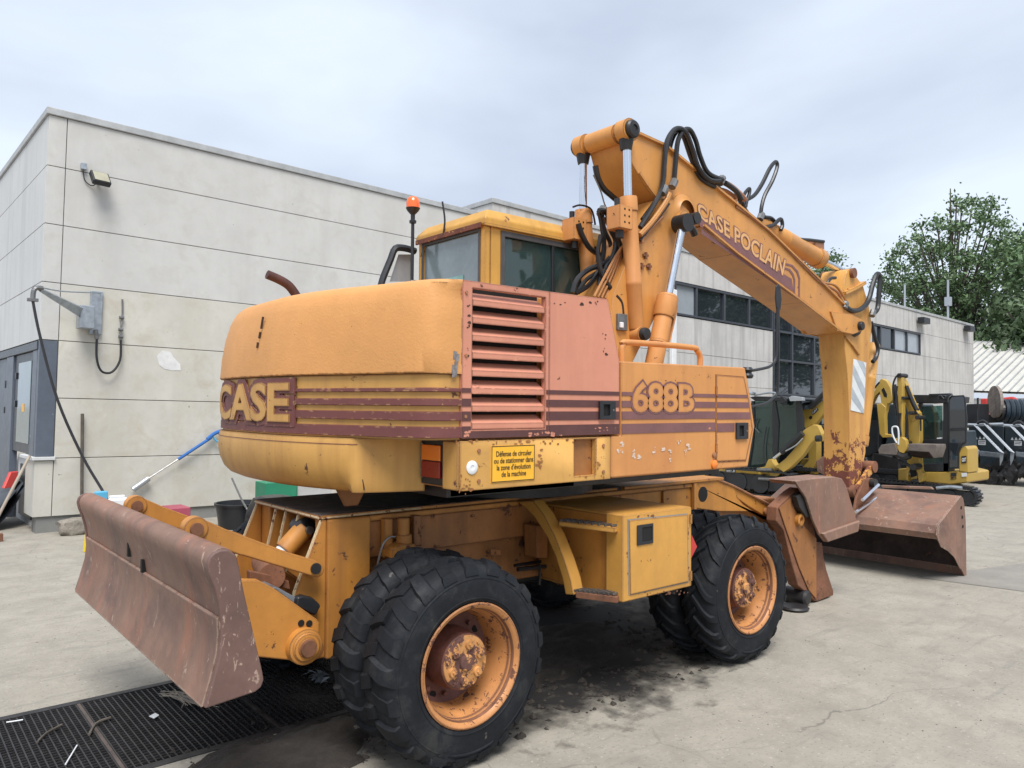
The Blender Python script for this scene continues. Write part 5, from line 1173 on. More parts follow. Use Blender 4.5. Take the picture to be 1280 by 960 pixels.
hose([(335, 490), (400, 410), (445, 350)], -.245, .012, 'hose')
hose([(345, 500), (350, 470), (420, 400)], -.24, .016, 'brass', 'hydraulic_pipe')
hose([(640, 262), (680, 282), (715, 312), (735, 335)], -.16, .026, 'brass', 'hydraulic_pipe')
hose([(630, 292), (665, 302), (700, 330), (690, 360)], -.14, .018, 'brass', 'hydraulic_pipe')
hose([(735, 336), (770, 318), (800, 275), (830, 215), (852, 190), (858, 210), (840, 262), (812, 315), (800, 355), (796, 385)], -.08, .020)
hose([(722, 335), (738, 305), (752, 292), (752, 310), (742, 340), (738, 362)], -.1, .017)
hose([(725, 345), (742, 385), (765, 415), (800, 438), (840, 432), (870, 408), (878, 430), (872, 450)], -.12, .020)
hose([(700, 310), (735, 370), (775, 425), (815, 440)], -.06, .020)
hose([(796, 385), (810, 400), (835, 405), (850, 425), (830, 440)], -.08, .020)
hose([(660, 270), (700, 300), (722, 335)], -.2, .024, 'hose')
hose([(700, 360), (760, 402), (830, 458), (900, 528), (960, 590), (1020, 648), (1060, 668), (1090, 690), (1112, 735)], -.195, .014, 'brass', 'hydraulic_pipe')
hose([(690, 345), (745, 390), (815, 450), (885, 520), (950, 585), (1015, 645), (1080, 662), (1120, 720)], -.15, .014, 'boom', 'hydraulic_pipe')
hose([(1048, 700), (1050, 655), (1062, 635), (1080, 632)], -.1, .018)
hose([(1112, 735), (1140, 756), (1175, 752), (1205, 720), (1222, 660), (1238, 618), (1249, 630), (1246, 690), (1240, 750), (1222, 768)], -.20, .028)
hose([(1216, 800), (1230, 860), (1242, 900), (1235, 935), (1222, 952)], -.1, .024)
hose([(165, 205), (175, 250), (195, 290), (225, 318), (245, 335)], .05, .024)
hose([(158, 240), (185, 300), (200, 350), (215, 380)], .05, .006, 'fit')
hose([(78, 690), (95, 640), (140, 600), (195, 580), (235, 545), (245, 480)], -.05, .022)
hose([(88, 692), (140, 660), (180, 600), (198, 520), (190, 430), (178, 375)], .0, .020)
hose([(100, 425), (115, 470), (145, 520), (190, 545), (215, 530)], .12, .022)
hose([(205, 400), (225, 450), (245, 500), (230, 560), (205, 600), (220, 650), (250, 700), (262, 770)], -.1, .021)
hose([(178, 375), (205, 380), (220, 420), (240, 470), (248, 540)], -.05, .020)
hose([(175, 545), (190, 620), (235, 690), (258, 740), (262, 790)], -.15, .020)
hose([(240, 420), (250, 480), (232, 560), (190, 590), (175, 540), (185, 470)], -.02, .018)
hose([(215, 720), (240, 660), (262, 600), (268, 520)], -.05, .030)
hose([(80, 362), (110, 355), (150, 372), (165, 430)], .15, .008)
hose([(100, 690), (130, 640), (190, 600), (250, 545)], .05, .018)
for k in range(5): hose([(160+14*k, 705+2*k), (205+12*k, 620), (262+6*k, 520-6*k), (330, 460)], -.17+.01*k, .011, 'orange', 'hydraulic_pipe', sub=3)
for p, y in (((262, 775), -.17), ((262, 800), -.18), ((645, 262), -.2), ((625, 290), -.15), ((462, 275), -.24), ((425, 300), -.24), ((245, 410), -.2), ((796, 400), -.08), ((1117, 738), -.2), ((1222, 768), -.2), ((190, 380), 0)):
    q = S(*Zc(p)[0], 1, y) if False else S(*Zc(*p), 1, y); G().cyl(q+Vector((-.02, 0, -.03)), q+Vector((.02, 0, .035)), .034, n=8).out('hose_fitting', 'fit', EX)
q = S(*Zc((258, 800))[0], 1, -.2); bx('valve_block_lower', q-Vector((.06, .04, .07)), q+Vector((.05, .04, .06)), 'fit', EX)
q = S(*Zc((265, 812))[0], 1, -.25); bx('white_tag', q-Vector((.018, .01, .022)), q+Vector((.018, .01, .022)), 'white', EX)

# scratches on the hood
for (a, b) in (((329, 396), (326.5, 411)), ((325.5, 415), (324, 423)), ((322.5, 428), (321.5, 435))):
    pa, pb_ = S(*a, 0, -.50), S(*b, 0, -.50)
    for _ in range(1):
        g = G(); pts_ = []
        for t in (0, .5, 1):
            p = pa.lerp(pb_, t); k_ = .02*(p.z-1.93)/.2; x_ = plan_at(p.y)-.002; p.x = x_; pts_.append(S(a[0]+(b[0]-a[0])*t, a[1]+(b[1]-a[1])*t, 0, x_+.055*(p.z-1.93)/.46*((p.y+1.2)/2.4)-.014))
        g.tube(pts_, .007, 5, 3); g.out('scratch', 'mark', hood)
g = G(); q = S(567, 457, 1, -1.19); 
for k in range(7): 
    c_ = q+Vector((random.uniform(-.012, .012), 0, random.uniform(-.05, .05))); g.add([c_+Vector((-.012, -.0125, -.02)), c_+Vector((.01, -.0125, -.012)), c_+Vector((.014, -.0125, .02)), c_+Vector((-.008, -.0125, .024))], [(0, 1, 2, 3)])
    q = q+Vector((0, -.0004, 0))
g.out('bare_chips', 'bare', hood, kind='stuff')

tr_c = [S(449, 554, 0, -.352), S(452, 572, 0, -.360), S(450, 580, 0, -.362), S(455, 596, 0, -.352), S(458, 612, 0, -.34)]
G().tube([Vector((p.x-.012, p.y, p.z)) for p in tr_c], .004, 5, 3).out('corner_crack', 'mark', cwl)
for a_, b_ in (((512, 425), (545, 470)), ((505, 400), (520, 440)), ((470, 410), (505, 425))):
    hose([a_, ((a_[0]+b_[0])/2+6, (a_[1]+b_[1])/2), b_], -.28, .03, 'dark', 'oily_bracket')
hose([(252, 420), (262, 470), (240, 530), (205, 575), (180, 640), (190, 690)], .02, .020)
hose([(232, 440), (262, 520), (258, 600), (240, 660), (225, 720)], -.13, .022)
hose([(190, 380), (200, 450), (222, 500), (228, 560)], .06, .018)
hose([(246, 545), (225, 590), (195, 610), (180, 660)], -.12, .018)
hose([(240, 700), (262, 730), (268, 790)], -.2, .020)

# small fasteners, hinges and seams on the body
def bolt_(x, z, y, parent, r=.009): return G().cyl((x, y, z), (x, y-.006, z), r, n=6).out('bolt', 'brass', parent)
for x_ in (.03, .93):
    for z_ in (1.40, 1.55): bolt_(x_, z_, -1.2003, sb, .011)
for z_ in (2.33, 2.02, 1.72): bolt_(-.055, z_, -1.2003, sp_)
for z_ in (.70, 1.06):
    q_ = G(); q_.cyl((1.735, -1.213, z_-.03), (1.735, -1.213, z_+.03), .008, n=8); q_.out('hinge', 'toolbox', tb)
for z_ in (1.50, 1.88): q_ = G(); q_.cyl((2.018, -1.210, z_-.03), (2.018, -1.210, z_+.03), .007, n=8); q_.out('hinge', 'orange', fb)
# pale shapes standing in for bright reflections in the cab window
bx('pale_paper', (sx0+.05, Y0+.03, sz0-.08), (sx0+.18, Y0+.034, sz0+.13), 'chev_w', cab, 0)
G().tube([Vector((XC+.75, Y0+.3, 2.1)), Vector((XC+.95, Y0+.32, 2.5)), Vector((XC+.9, Y0+.34, 3.0))], .02, 6).out('pale_hose', 'palewin', cab)
bx('white_strip', (sx0+.1, Y0+.05, sz1-.06), (sx0+.6, Y0+.07, sz1-.045), 'white', cab, 0)

# bright worn edges, scuffs and peeled paint
for y0 in (-.4455, .4245):
    G().tube([Vector((-.433, y0+.013, 1.155)), Vector((-.578, y0+.013, .80)), Vector((-.603, y0+.013, .62))], .0085, 5, smooth=False).out('worn_edge', 'worn', EX)
for y0 in (-.154, .011, .151):
    G().tube([Vector((-.433, y0, 1.155)), Vector((-.503, y0, .85))], .008, 5, smooth=False).out('worn_edge', 'worn', EX)
G().tube([Vector((-.447, -.43, 1.17)), Vector((-.447, .43, 1.17))], .0075, 5, smooth=False).out('worn_edge', 'worn', EX)
G().tube([Vector((-.43, -.442, 1.168)), Vector((.2, -.442, 1.172))], .006, 5, smooth=False).out('worn_edge', 'worn', EX)
def chips(name, f, spots, y, material, parent, seed=1):
    r2 = random.Random(seed); g = G(); y -= 0
    for (cx_, cy_, w_, h_, n_) in spots:
        for _ in range(n_):
            px, py = cx_+r2.uniform(-w_, w_), cy_+r2.uniform(-h_, h_); q = S(*f(px, py), 1, y); k = r2.randint(5, 7); s_ = r2.uniform(.003, .009); el = r2.uniform(.4, 2.4)
            y -= .00003
            ring = [Vector((q.x+s_*el*r2.uniform(.6, 1.2)*math.cos(6.283*i/k), y, q.z+s_*r2.uniform(.6, 1.2)*math.sin(6.283*i/k))) for i in range(k)]
            g.loft([ring, [p+Vector((0, .0003, 0)) for p in ring]])
    return g.out(name, material, parent, kind='stuff')
chips('scuff_marks', c7, [(696, 690, 5, 12, 9), (690, 718, 12, 6, 8), (745, 725, 6, 18, 12), (765, 742, 8, 12, 8), (825, 715, 4, 16, 8), (862, 710, 6, 12, 6), (888, 735, 4, 22, 8), (925, 680, 6, 8, 8), (958, 700, 10, 10, 10), (950, 722, 4, 12, 6)], -1.2016, 'scuff', fb)
chips('paint_chips', c7, [(300, 680, 280, 10, 26), (70, 850, 25, 40, 20), (360, 750, 20, 40, 12), (600, 770, 14, 20, 10), (560, 815, 80, 8, 10)], -1.2016, 'chassis_dirty', sb, 2)
chips('paint_chips', c7, [(80, 640, 15, 18, 8), (440, 648, 120, 8, 16), (620, 660-30, 50, 8, 8)], -1.2042, 'pink', sd_, 3)
chips('paint_chips', f8, [(560, 490, 110, 8, 26), (445, 360, 6, 120, 14), (540, 360, 70, 6, 6), (500, 200, 60, 6, 8), (670, 330, 4, 100, 10)], -1.2012, 'rust', tb, 4)
chips('paint_chips', c7, [(510, 124, 100, 8, 10), (82, 240, 5, 150, 9), (628, 300, 10, 60, 7)], -1.2012, 'mark', sd_, 5)

# ================================================================ BACKGROUND MACHINES
def D(*a): return _cr(1090, 460, .18756)(*a)
def E_(*a): return _cr(890, 470, .17715)(*a)
def px_(name, f, pts, x, depth, material, parent, bevel=.006, **k):
    """photo polygon on the plane x, given real thickness away from the viewer"""
    return G().prism([((q := S(*f(*p), 0, x)).y, q.z) for p in pts], 0, x, x+depth).out(name, material, parent, bevel=bevel, **k)
def tb_(name, f, pts, x, r, material, parent, n=8, **k): return G().tube([S(*f(*p), 0, xx) for p, xx in zip(pts, x if isinstance(x, list) else [x]*len(pts))], r, n).out(name, material, parent, smooth=True, **k)
def logo(body, f, quad, x, material, parent, off=.02):
    a, b, c_ = (S(*f(*p), 0, x) for p in quad)      # lower left, lower right, upper left
    return text_mesh(body, lambda u, v, h: a+(b-a)*u+(c_-a)*v+Vector((-h, 0, 0)), material, 'lettering', parent, offset=off, depth=.002)[0]
def track(parent, f, pts, x0, width, r):
    g = G(); P_ = [((q := S(*f(*p), 0, x0)).y, q.z) for p in pts]
    o = G().prism(P_, 0, x0, x0+width).out('track', 'black', parent, bevel=.03)
    return o
def trackbelt(parent, c, L_, H_, w, ang=0.):
    """rubber track as a rounded loop with lugs, built around a roller frame"""
    n = 46; pts = []; rr = H_/2; per = 2*(L_-H_)+math.pi*H_; 
    def loop(s):
        s %= per; a = L_-H_
        if s < a: return (-a/2+s, -rr, -math.pi/2)
        s -= a
        if s < math.pi*rr: t = s/rr-math.pi/2; return (a/2+rr*math.cos(t), rr*math.sin(t), t)
        s -= math.pi*rr
        if s < a: return (a/2-s, rr, math.pi/2)
        s -= a; t = s/rr+math.pi/2; return (-a/2+rr*math.cos(t), rr*math.sin(t), t)
    ca, sa = math.cos(ang), math.sin(ang)
    def tr(u, v, z): return Vector((c[0]+u*ca-v*sa, c[1]+u*sa+v*ca, c[2]+z))
    rings = []
    for k in range(n): 
        u, z, t = loop(per*k/n); nu, nz = math.cos(t), math.sin(t)
        rings.append([tr(u, -w/2, z), tr(u, w/2, z), tr(u-nu*.035, w/2, z-nz*.035), tr(u-nu*.035, -w/2, z-nz*.035)])
    rings.append(rings[0]); g = G().loft(rings, caps=False)
    for k in range(n):
        u, z, t = loop(per*(k+.5)/n); nu, nz = math.cos(t), math.sin(t); tu, tz = -nz, nu; h = .018
        a_ = [(u+tu*h, z+tz*h), (u-tu*h, z-tz*h), (u-tu*h+nu*.025, z-tz*h+nz*.025), (u+tu*h+nu*.025, z+tz*h+nz*.025)]
        g.loft([[tr(p[0], -w/2, p[1]) for p in a_], [tr(p[0], w/2, p[1]) for p in a_]])
    o = g.out('track', 'black', parent)
    g = G(); g.prism([(-L_/2+H_*.5, -H_*.28), (L_/2-H_*.5, -H_*.28), (L_/2-H_*.5, H_*.3), (-L_/2+H_*.5, H_*.3)], 1, -w*.3, w*.3)
    for k in range(4):
        u = -L_/2+H_*.5+(L_-H_)*k/3; g.cyl((u, -w*.4, -.02), (u, w*.4, -.02), H_*.36, n=18)
    g.v = [tr(v.x, v.y, v.z) for v in g.v]; g.out('track_frame', 'black', o, bevel=.006)
    return o

# ---- yellow mini digger standing right of the stick
dk = empty('parked_loader', (16.2, S(1110, 600, 0, 15.8).y, 0), 'dark loader body filling the space behind the yellow mini diggers', 'loader')
px_('body', D, [(-330, 330), (-200, 300), (-60, 270), (60, 300), (300, 290), (330, 420), (560, 420), (580, 690), (560, 740), (-330, 740)], 15.8, 1.2, 'blackpaint', dk, .04)
px_('cab', D, [(-300, 200), (-150, 190), (-130, 330), (-320, 340)], 16.0, .9, 'black', dk, .04)
for k in range(5): px_('panel', D, [(-300+170*k, 450), (-160+170*k, 440), (-160+170*k, 560), (-300+170*k, 570)], 15.78, .03, 'murk' if k % 2 else 'black', dk, .01)
for k in range(6): tb_('silver_pipe', D, [(-280+150*k, 600+10*(k % 3)), (-200+150*k, 590), (-170+150*k, 640)], 15.7, .025, 'steelgrey', dk)
X = 13.2
md = empty('mini_digger', (X+.6, S(1165, 600, 0, X).y, 0), 'yellow mini digger with black cab facing the big bucket, small bucket raised in front', 'mini digger')
D_ = lambda *a: D(*a)
px_('swing_body', D, [(345, 690), (500, 690), (565, 682), (640, 700), (638, 765), (520, 780), (345, 762)], X, 1.1, 'catyellow', md, .03)
px_('corner_panel', D, [(578, 690), (578, 570), (590, 535), (608, 520), (628, 522), (642, 540), (643, 700)], X-.01, .5, 'catyellow', md, .02)
px_('body_panel', D, [(172, 672), (232, 668), (232, 752), (172, 752)], X, .5, 'catyellow', md, .02)
# cab as frame members with panes
cabf = G()
def cm(pts, x, d): cabf.prism([((q := S(*D(*p), 0, x)).y, q.z) for p in pts], 0, x, x+d)
cm([(270, 178), (440, 180), (505, 190), (500, 232), (330, 232), (268, 236)], X-.05, 1.1)
cm([(308, 232), (332, 232), (330, 480), (322, 500), (308, 500)], X, .08); cm([(472, 232), (510, 232), (512, 690), (472, 690)], X, .08)
cm([(322, 480), (472, 470), (472, 505), (322, 505)], X, .08); cm([(320, 640), (512, 630), (512, 690), (320, 690)], X, .3)
o_cab = cabf.out('cab_frame', 'black', md, bevel=.01)
px_('roof_bar', D, [(378, 172), (520, 168), (530, 182), (378, 184)], X-.1, .1, 'black', md)
tb_('roof_handle', D, [(440, 205), (445, 188), (462, 186), (480, 205), (500, 190), (520, 178)], X-.12, .018, 'black', md)
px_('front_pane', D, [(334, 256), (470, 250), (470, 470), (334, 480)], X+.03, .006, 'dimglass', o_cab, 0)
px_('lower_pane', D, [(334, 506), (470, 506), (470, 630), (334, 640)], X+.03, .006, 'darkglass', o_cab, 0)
px_('side_door', D, [(512, 200), (530, 184), (610, 180), (622, 205), (632, 330), (630, 500), (598, 520), (578, 560), (576, 672), (512, 672)], X-.04, .035, 'black', md, .006)
px_('door_glass', D, [(518, 215), (534, 194), (606, 190), (614, 210), (622, 330), (620, 490), (592, 512), (570, 556), (570, 660), (518, 662)], X-.046, .005, 'winglass', md, 0)
px_('door_bar', D, [(514, 400), (630, 395), (630, 415), (514, 420)], X-.055, .008, 'black', md)
px_('operator_seat', D, [(345, 400), (400, 350), (440, 352), (450, 480), (350, 480)], X+.5, .4, 'seat', md, .03)
px_('rear_wall', D, [(318, 500), (512, 500), (512, 690), (318, 690)], X+1.0, .05, 'black', md)
tb_('control_lever', D, [(345, 330), (362, 350), (380, 375)], X+.1, .02, 'teal', md)
px_('white_shelf', D, [(345, 352), (432, 350), (432, 362), (345, 364)], X+.3, .2, 'white', md)
px_('red_seatbelt', D, [(345, 455), (375, 450), (382, 470), (350, 478)], X+.2, .05, 'red', md)
px_('white_label', D, [(432, 465), (468, 462), (468, 480), (432, 484)], X+.02, .004, 'white', md, 0)
px_('badge', D, [(596, 588), (628, 585), (629, 632), (597, 636)], X-.022, .01, 'black', md, 0)
logo('CAT', D, ((599, 625), (626, 622), (599, 600)), X-.024, 'white', md, .04)
for q4 in (((524, 700), (562, 697), (562, 720), (524, 724)), ((596, 700), (632, 698), (632, 722), (597, 726))): px_('decal', D, q4, X-.012, .004, 'chev_w' if q4[0][0] > 590 else 'black', md, 0)
logo('302.5', D, ((524, 745), (562, 741), (524, 727)), X-.006, 'ink', md, .02)
px_('swing_bracket', D, [(232, 600), (262, 590), (318, 600), (325, 690), (345, 700), (340, 755), (310, 765), (300, 700), (270, 650), (245, 690), (235, 760), (225, 700)], X-.35, .16, 'catyellow', md, .015)
tb_('swing_pin', D, [(240, 705), (305, 705)], X-.3, .035, 'fit', md)
px_('boom_lower', D, [(245, 505), (240, 400), (238, 300), (258, 290), (300, 290), (315, 320), (318, 480), (310, 510)], X-.40, .17, 'catyellow', md, .012)
px_('boom_upper', D, [(238, 300), (212, 200), (196, 120), (188, 60), (205, 62), (228, 110), (262, 200), (300, 285), (312, 300), (306, 340), (262, 360)], X-.41, .15, 'catyellow', md, .012)
px_('dipper_arm', D, [(165, 60), (178, 42), (196, 50), (202, 110), (205, 300), (200, 480), (180, 490), (176, 300), (168, 150)], X-.62, .13, 'catyellow', md, .012)
tb_('arm_cylinder', D, [(230, 120), (250, 170), (275, 230), (300, 280)], X-.50, .035, 'black', md)
tb_('dipper_cylinder', D, [(150, 110), (160, 200), (165, 300)], X-.62, .035, 'black', md)
tb_('boom_hose', D, [(192, 38), (160, 60), (140, 120), (145, 220), (160, 320)], X-.66, .018, 'hose', md)
tb_('hose_loop', D, [(165, 500), (140, 450), (135, 400), (155, 390), (172, 400), (178, 450), (175, 510)], X-.70, .016, 'chev_w', md)
px_('bucket_link', D, [(150, 470), (200, 460), (225, 480), (235, 540), (210, 570), (180, 560), (160, 520)], X-.70, .12, 'catyellow', md, .012)
tb_('quick_hitch', D, [(150, 560), (210, 590), (250, 580)], X-.65, .07, 'dark', md)
bkt = px_('bucket', D, [(240, 505), (430, 510), (434, 530), (412, 602), (395, 580), (380, 560), (240, 550)], X-.75, .42, 'minibucket', md, .01)
px_('bucket', D, [(40, 545), (60, 512), (150, 500), (165, 550), (160, 580), (45, 572)], X-.75, .42, 'minibucket', md, .01)
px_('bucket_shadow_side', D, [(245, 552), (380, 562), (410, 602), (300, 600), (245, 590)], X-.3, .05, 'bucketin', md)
px_('under_frame', D, [(150, 760), (420, 775), (480, 800), (470, 830), (420, 815), (120, 800)], X, 1.0, 'black', md, .02)
tq = S(1182, 618, 0, X); trackbelt(md, (X-.12, S(1165, 618, 0, X).y+.55, .19), 1.7, .30, .26, math.radians(93))
tq = S(*D(630, 850), 0, X); trackbelt(md, (X-.15, tq.y+.36, .18), 1.25, .30, .25, math.radians(90))
px_('dozer_plate', D, [(60, 780), (390, 792), (410, 810), (60, 800)], X-.9, .06, 'blade', md, .01)
tb_('track_guard', D, [(430, 800), (520, 792), (600, 800)], X-.4, .03, 'steelgrey', md)

for pts_, x_, r_ in (([(198, 60), (222, 120), (248, 200), (290, 290), (322, 330), (325, 420)], X-.44, .014), ([(250, 190), (270, 215), (295, 262), (312, 280)], X-.48, .02), ([(170, 120), (158, 220), (172, 300), (166, 400), (178, 460)], X-.68, .014),
                   ([(205, 290), (222, 320), (235, 360), (236, 440)], X-.5, .02), ([(185, 300), (180, 380), (190, 450)], X-.64, .03), ([(140, 590), (180, 620), (230, 640), (260, 660)], X-.5, .03)):
    tb_('hydraulic_hose', D, pts_, x_, r_, 'hose', md)
for c_, r_ in (((180, 50), .045), ((205, 200), .03), ((252, 300), .035), ((300, 330), .04), ((185, 480), .05), ((215, 500), .04), ((270, 660), .06)):
    p = S(*D(*c_), 0, X-.66); G().cyl(p, p+Vector((.30, 0, 0)), r_, n=10).out('pin', 'dark', md)
px_('bracket_hole', D, [(252, 665), (275, 650), (295, 672), (298, 720), (258, 730)], X-.356, .004, 'pit', md, 0)
# ---- second mini digger behind the stick (raised arch boom)
X = 14.6
m2 = empty('mini_digger', (X+.6, S(1110, 600, 0, X).y, 0), 'mini digger half hidden behind the big stick, its yellow boom arched beside the cab', 'mini digger')
px_('boom', D, [(-10, 215), (15, 155), (45, 90), (62, 70), (95, 85), (122, 130), (140, 210), (118, 235), (100, 240), (88, 300), (78, 250), (62, 240), (50, 160), (22, 185), (-5, 245)], X, .16, 'catyellow', m2, .012)
px_('boom_opening', D, [(62, 145), (78, 130), (100, 175), (98, 198), (80, 190)], X-.004, .008, 'pit', m2, 0)
px_('dipper', D, [(30, 240), (62, 235), (90, 260), (85, 330), (88, 440), (130, 445), (132, 462), (70, 465), (50, 440), (40, 330)], X-.02, .14, 'catyellow', m2, .012)
tb_('hose', D, [(0, 165), (20, 130), (50, 95)], X-.1, .02, 'hose', m2)
px_('cab_body', D, [(-60, 230), (40, 240), (45, 560), (-60, 600)], X+.3, .9, 'black', m2, .03)
px_('cab_pane', D, [(-50, 260), (28, 262), (30, 345), (-50, 345)], X+.29, .01, 'dimglass', m2, 0)
px_('engine_cover', D, [(90, 240), (300, 240), (320, 640), (180, 660), (60, 600), (95, 470)], X+.4, .9, 'blackpaint', m2, .03)
px_('lower_body', D, [(0, 560), (180, 600), (180, 740), (0, 730)], X+.3, .8, 'dark', m2, .03)
trackbelt(m2, (X-.1, S(*D(90, 770), 0, X).y, .22), 1.5, .42, .26, math.radians(95))

# ---- left mini digger behind the tank
X = 11.3
m3 = empty('mini_digger', (X+.6, S(960, 610, 0, X).y, 0), 'yellow mini digger with green glazed cab seen between the orange tank and the stick', 'mini digger')
px_('swing_body', E_, [(-120, 655), (60, 652), (255, 648), (330, 650), (335, 735), (250, 742), (60, 722), (-120, 705)], X, 1.1, 'catyellow', m3, .02)
px_('badge', E_, [(95, 660), (165, 657), (167, 682), (96, 686)], X-.006, .004, 'black', m3, 0)
logo('301.8', E_, ((99, 681), (162, 678), (99, 663)), X-.008, 'white', m3, .03)
px_('cab_roof', E_, [(262, 150), (300, 142), (520, 150), (640, 160), (640, 178), (300, 176)], X, 1.1, 'black', m3, .02)
for q4 in (((276, 176), (292, 176), (300, 330), (285, 500), (262, 640), (250, 640), (262, 400)), ((425, 176), (445, 176), (470, 330), (455, 645), (430, 645)), ((590, 176), (620, 176), (640, 300), (640, 420), (600, 400))): px_('cab_post', E_, q4, X, .07, 'black', m3)
px_('front_pane', E_, [(290, 176), (428, 176), (434, 645), (262, 645)], X+.03, .006, 'dimglass', m3, 0)
px_('side_pane', E_, [(446, 176), (600, 176), (620, 400), (520, 500), (456, 600)], X+.03, .006, 'dimglass', m3, 0)
px_('cab_back', E_, [(300, 180), (620, 180), (640, 640), (262, 645)], X+1.05, .04, 'blackpaint', m3)
px_('rear_pane', E_, [(330, 210), (420, 210), (420, 400), (330, 400)], X+1.04, .006, 'murk', m3, 0)
px_('rear_pane', E_, [(520, 220), (600, 220), (600, 380), (520, 380)], X+1.04, .006, 'murk', m3, 0)
px_('seat', E_, [(300, 520), (345, 460), (400, 470), (410, 620), (290, 620)], X+.5, .4, 'seat', m3, .03)
tb_('wiper', E_, [(372, 620), (365, 500), (385, 360)], X-.02, .010, 'black', m3)
tb_('cab_handle', E_, [(330, 400), (300, 360), (320, 300)], X-.02, .012, 'black', m3)
px_('mirror', E_, [(480, 150), (508, 142), (530, 160), (525, 200), (500, 210), (482, 190)], X-.1, .04, 'black', m3)
tb_('beacon_bar', E_, [(440, 150), (470, 135), (500, 150), (520, 180), (470, 190)], X-.1, .016, 'black', m3)
tb_('work_lamp', E_, [(262, 118), (290, 125), (300, 112)], X-.05, .035, 'steelgrey', m3)
tb_('roof_rail', E_, [(300, 135), (400, 118), (450, 122), (430, 140)], X-.03, .02, 'steelgrey', m3)
px_('roof_light', E_, [(540, 152), (560, 140), (635, 150), (640, 175), (550, 178)], X-.1, .1, 'alu', m3)
px_('swing_bracket', E_, [(330, 648), (372, 640), (395, 590), (420, 585), (432, 612), (470, 660), (500, 640), (505, 670), (470, 700), (440, 720), (452, 748), (430, 752), (330, 735), (352, 700), (410, 700), (415, 670), (352, 672)], X-.3, .16, 'catyellow', m3, .01)
px_('boom', E_, [(432, 640), (470, 655), (505, 680), (560, 640), (640, 560), (700, 470), (730, 450), (768, 460), (775, 410), (745, 350), (715, 342), (660, 372), (640, 390), (630, 440), (590, 500), (520, 580), (465, 625)], X-.35, .14, 'catyellow', m3, .01)
tb_('boom_cylinder', E_, [(490, 540), (640, 405)], X-.42, .055, 'black', m3)
tb_('cylinder_rod', E_, [(435, 582), (492, 538)], X-.42, .028, 'chrome', m3)
tb_('grease_line', E_, [(520, 530), (590, 490), (640, 440)], X-.46, .012, 'alu', m3)
tb_('elbow_pin', E_, [(735, 442), (768, 440)], X-.42, .06, 'black', m3)
for q4 in (((320, 660), (425, 662)), ((330, 725), (440, 730))): tb_('swing_pin', E_, q4, X-.38, .03, 'fit', m3)
trackbelt(m3, (X-.25, S(*E_(330, 830), 0, X).y, .30), 1.9, .5, .28, math.radians(93))
trackbelt(m3, (X+.65, S(*E_(420, 800), 0, X).y, .30), 1.9, .5, .28, math.radians(93))

# ---- fourth: arm with raised dipper in front of dark machine
X = 12.6
m4 = empty('mini_digger', (X+.6, S(1020, 610, 0, X).y, 0), 'mini digger behind with a raised yellow dipper, left of the big stick', 'mini digger')
px_('dipper', E_, [(628, 320), (640, 240), (660, 232), (700, 240), (835, 130), (845, 205), (820, 220), (760, 300), (720, 350), (700, 345), (660, 372)], X-.9, .14, 'catyellow', m4, .01)
tb_('dipper_cylinder', E_, [(690, 225), (800, 115)], X-.98, .05, 'black', m4)
tb_('black_hose', E_, [(640, 240), (650, 200), (700, 190), (760, 150)], X-.95, .03, 'hose', m4)
px_('badge', E_, [(700, 255), (742, 222), (752, 240), (712, 275)], X-.906, .004, 'black', m4, 0)
logo('CAT', E_, ((710, 268), (748, 238), (703, 256)), X-.908, 'white', m4, .03)
px_('pin_hole', E_, [(684, 290), (694, 280), (706, 284), (708, 298), (696, 306), (685, 302)], X-.904, .004, 'pit', m4, 0)
px_('side_panel', E_, [(740, 420), (842, 405), (842, 462), (750, 465)], X-.2, .5, 'catyellow', m4, .01)
px_('badge', E_, [(752, 412), (802, 408), (802, 445), (755, 450)], X-.206, .004, 'black', m4, 0)
logo('CAT', E_, ((757, 443), (799, 438), (757, 420)), X-.208, 'white', m4, .03)
px_('boom_foot', E_, [(676, 470), (738, 465), (738, 590), (720, 640), (690, 690), (660, 700), (640, 640), (680, 600)], X-.5, .2, 'catyellow', m4, .01)
px_('swing_post', E_, [(600, 650), (640, 580), (700, 590), (720, 650), (700, 700), (640, 705), (600, 690)], X-.3, .3, 'catyellow', m4, .02)
px_('cab_body', E_, [(600, 180), (842, 170), (842, 400), (740, 410), (640, 640), (560, 640)], X+.2, .9, 'blackpaint', m4, .03)
px_('cab_pane', E_, [(770, 230), (842, 225), (842, 330), (775, 340)], X+.19, .008, 'palewin', m4, 0)
px_('bucket', E_, [(730, 600), (790, 560), (842, 520), (842, 680), (790, 700), (740, 680)], X-.9, .4, 'blade', m4, .02)
px_('lower_body', E_, [(520, 620), (845, 600), (845, 720), (560, 715)], X+.2, .9, 'dark', m4, .03)
for i in range(3): tb_('hydraulic_fitting', E_, [(570, 632+32*i), (650, 634+32*i)], X-.35, .022, 'fit', m4)
tb_('raised_rail', E_, [(744, 352), (838, 356)], X-.3, .014, 'fit', m4)
tb_('raised_rail', E_, [(744, 392), (838, 390)], X-.3, .014, 'fit', m4)
trackbelt(m4, (X+.1, S(*E_(620, 790), 0, X).y, .25), 1.9, .48, .28, math.radians(96))

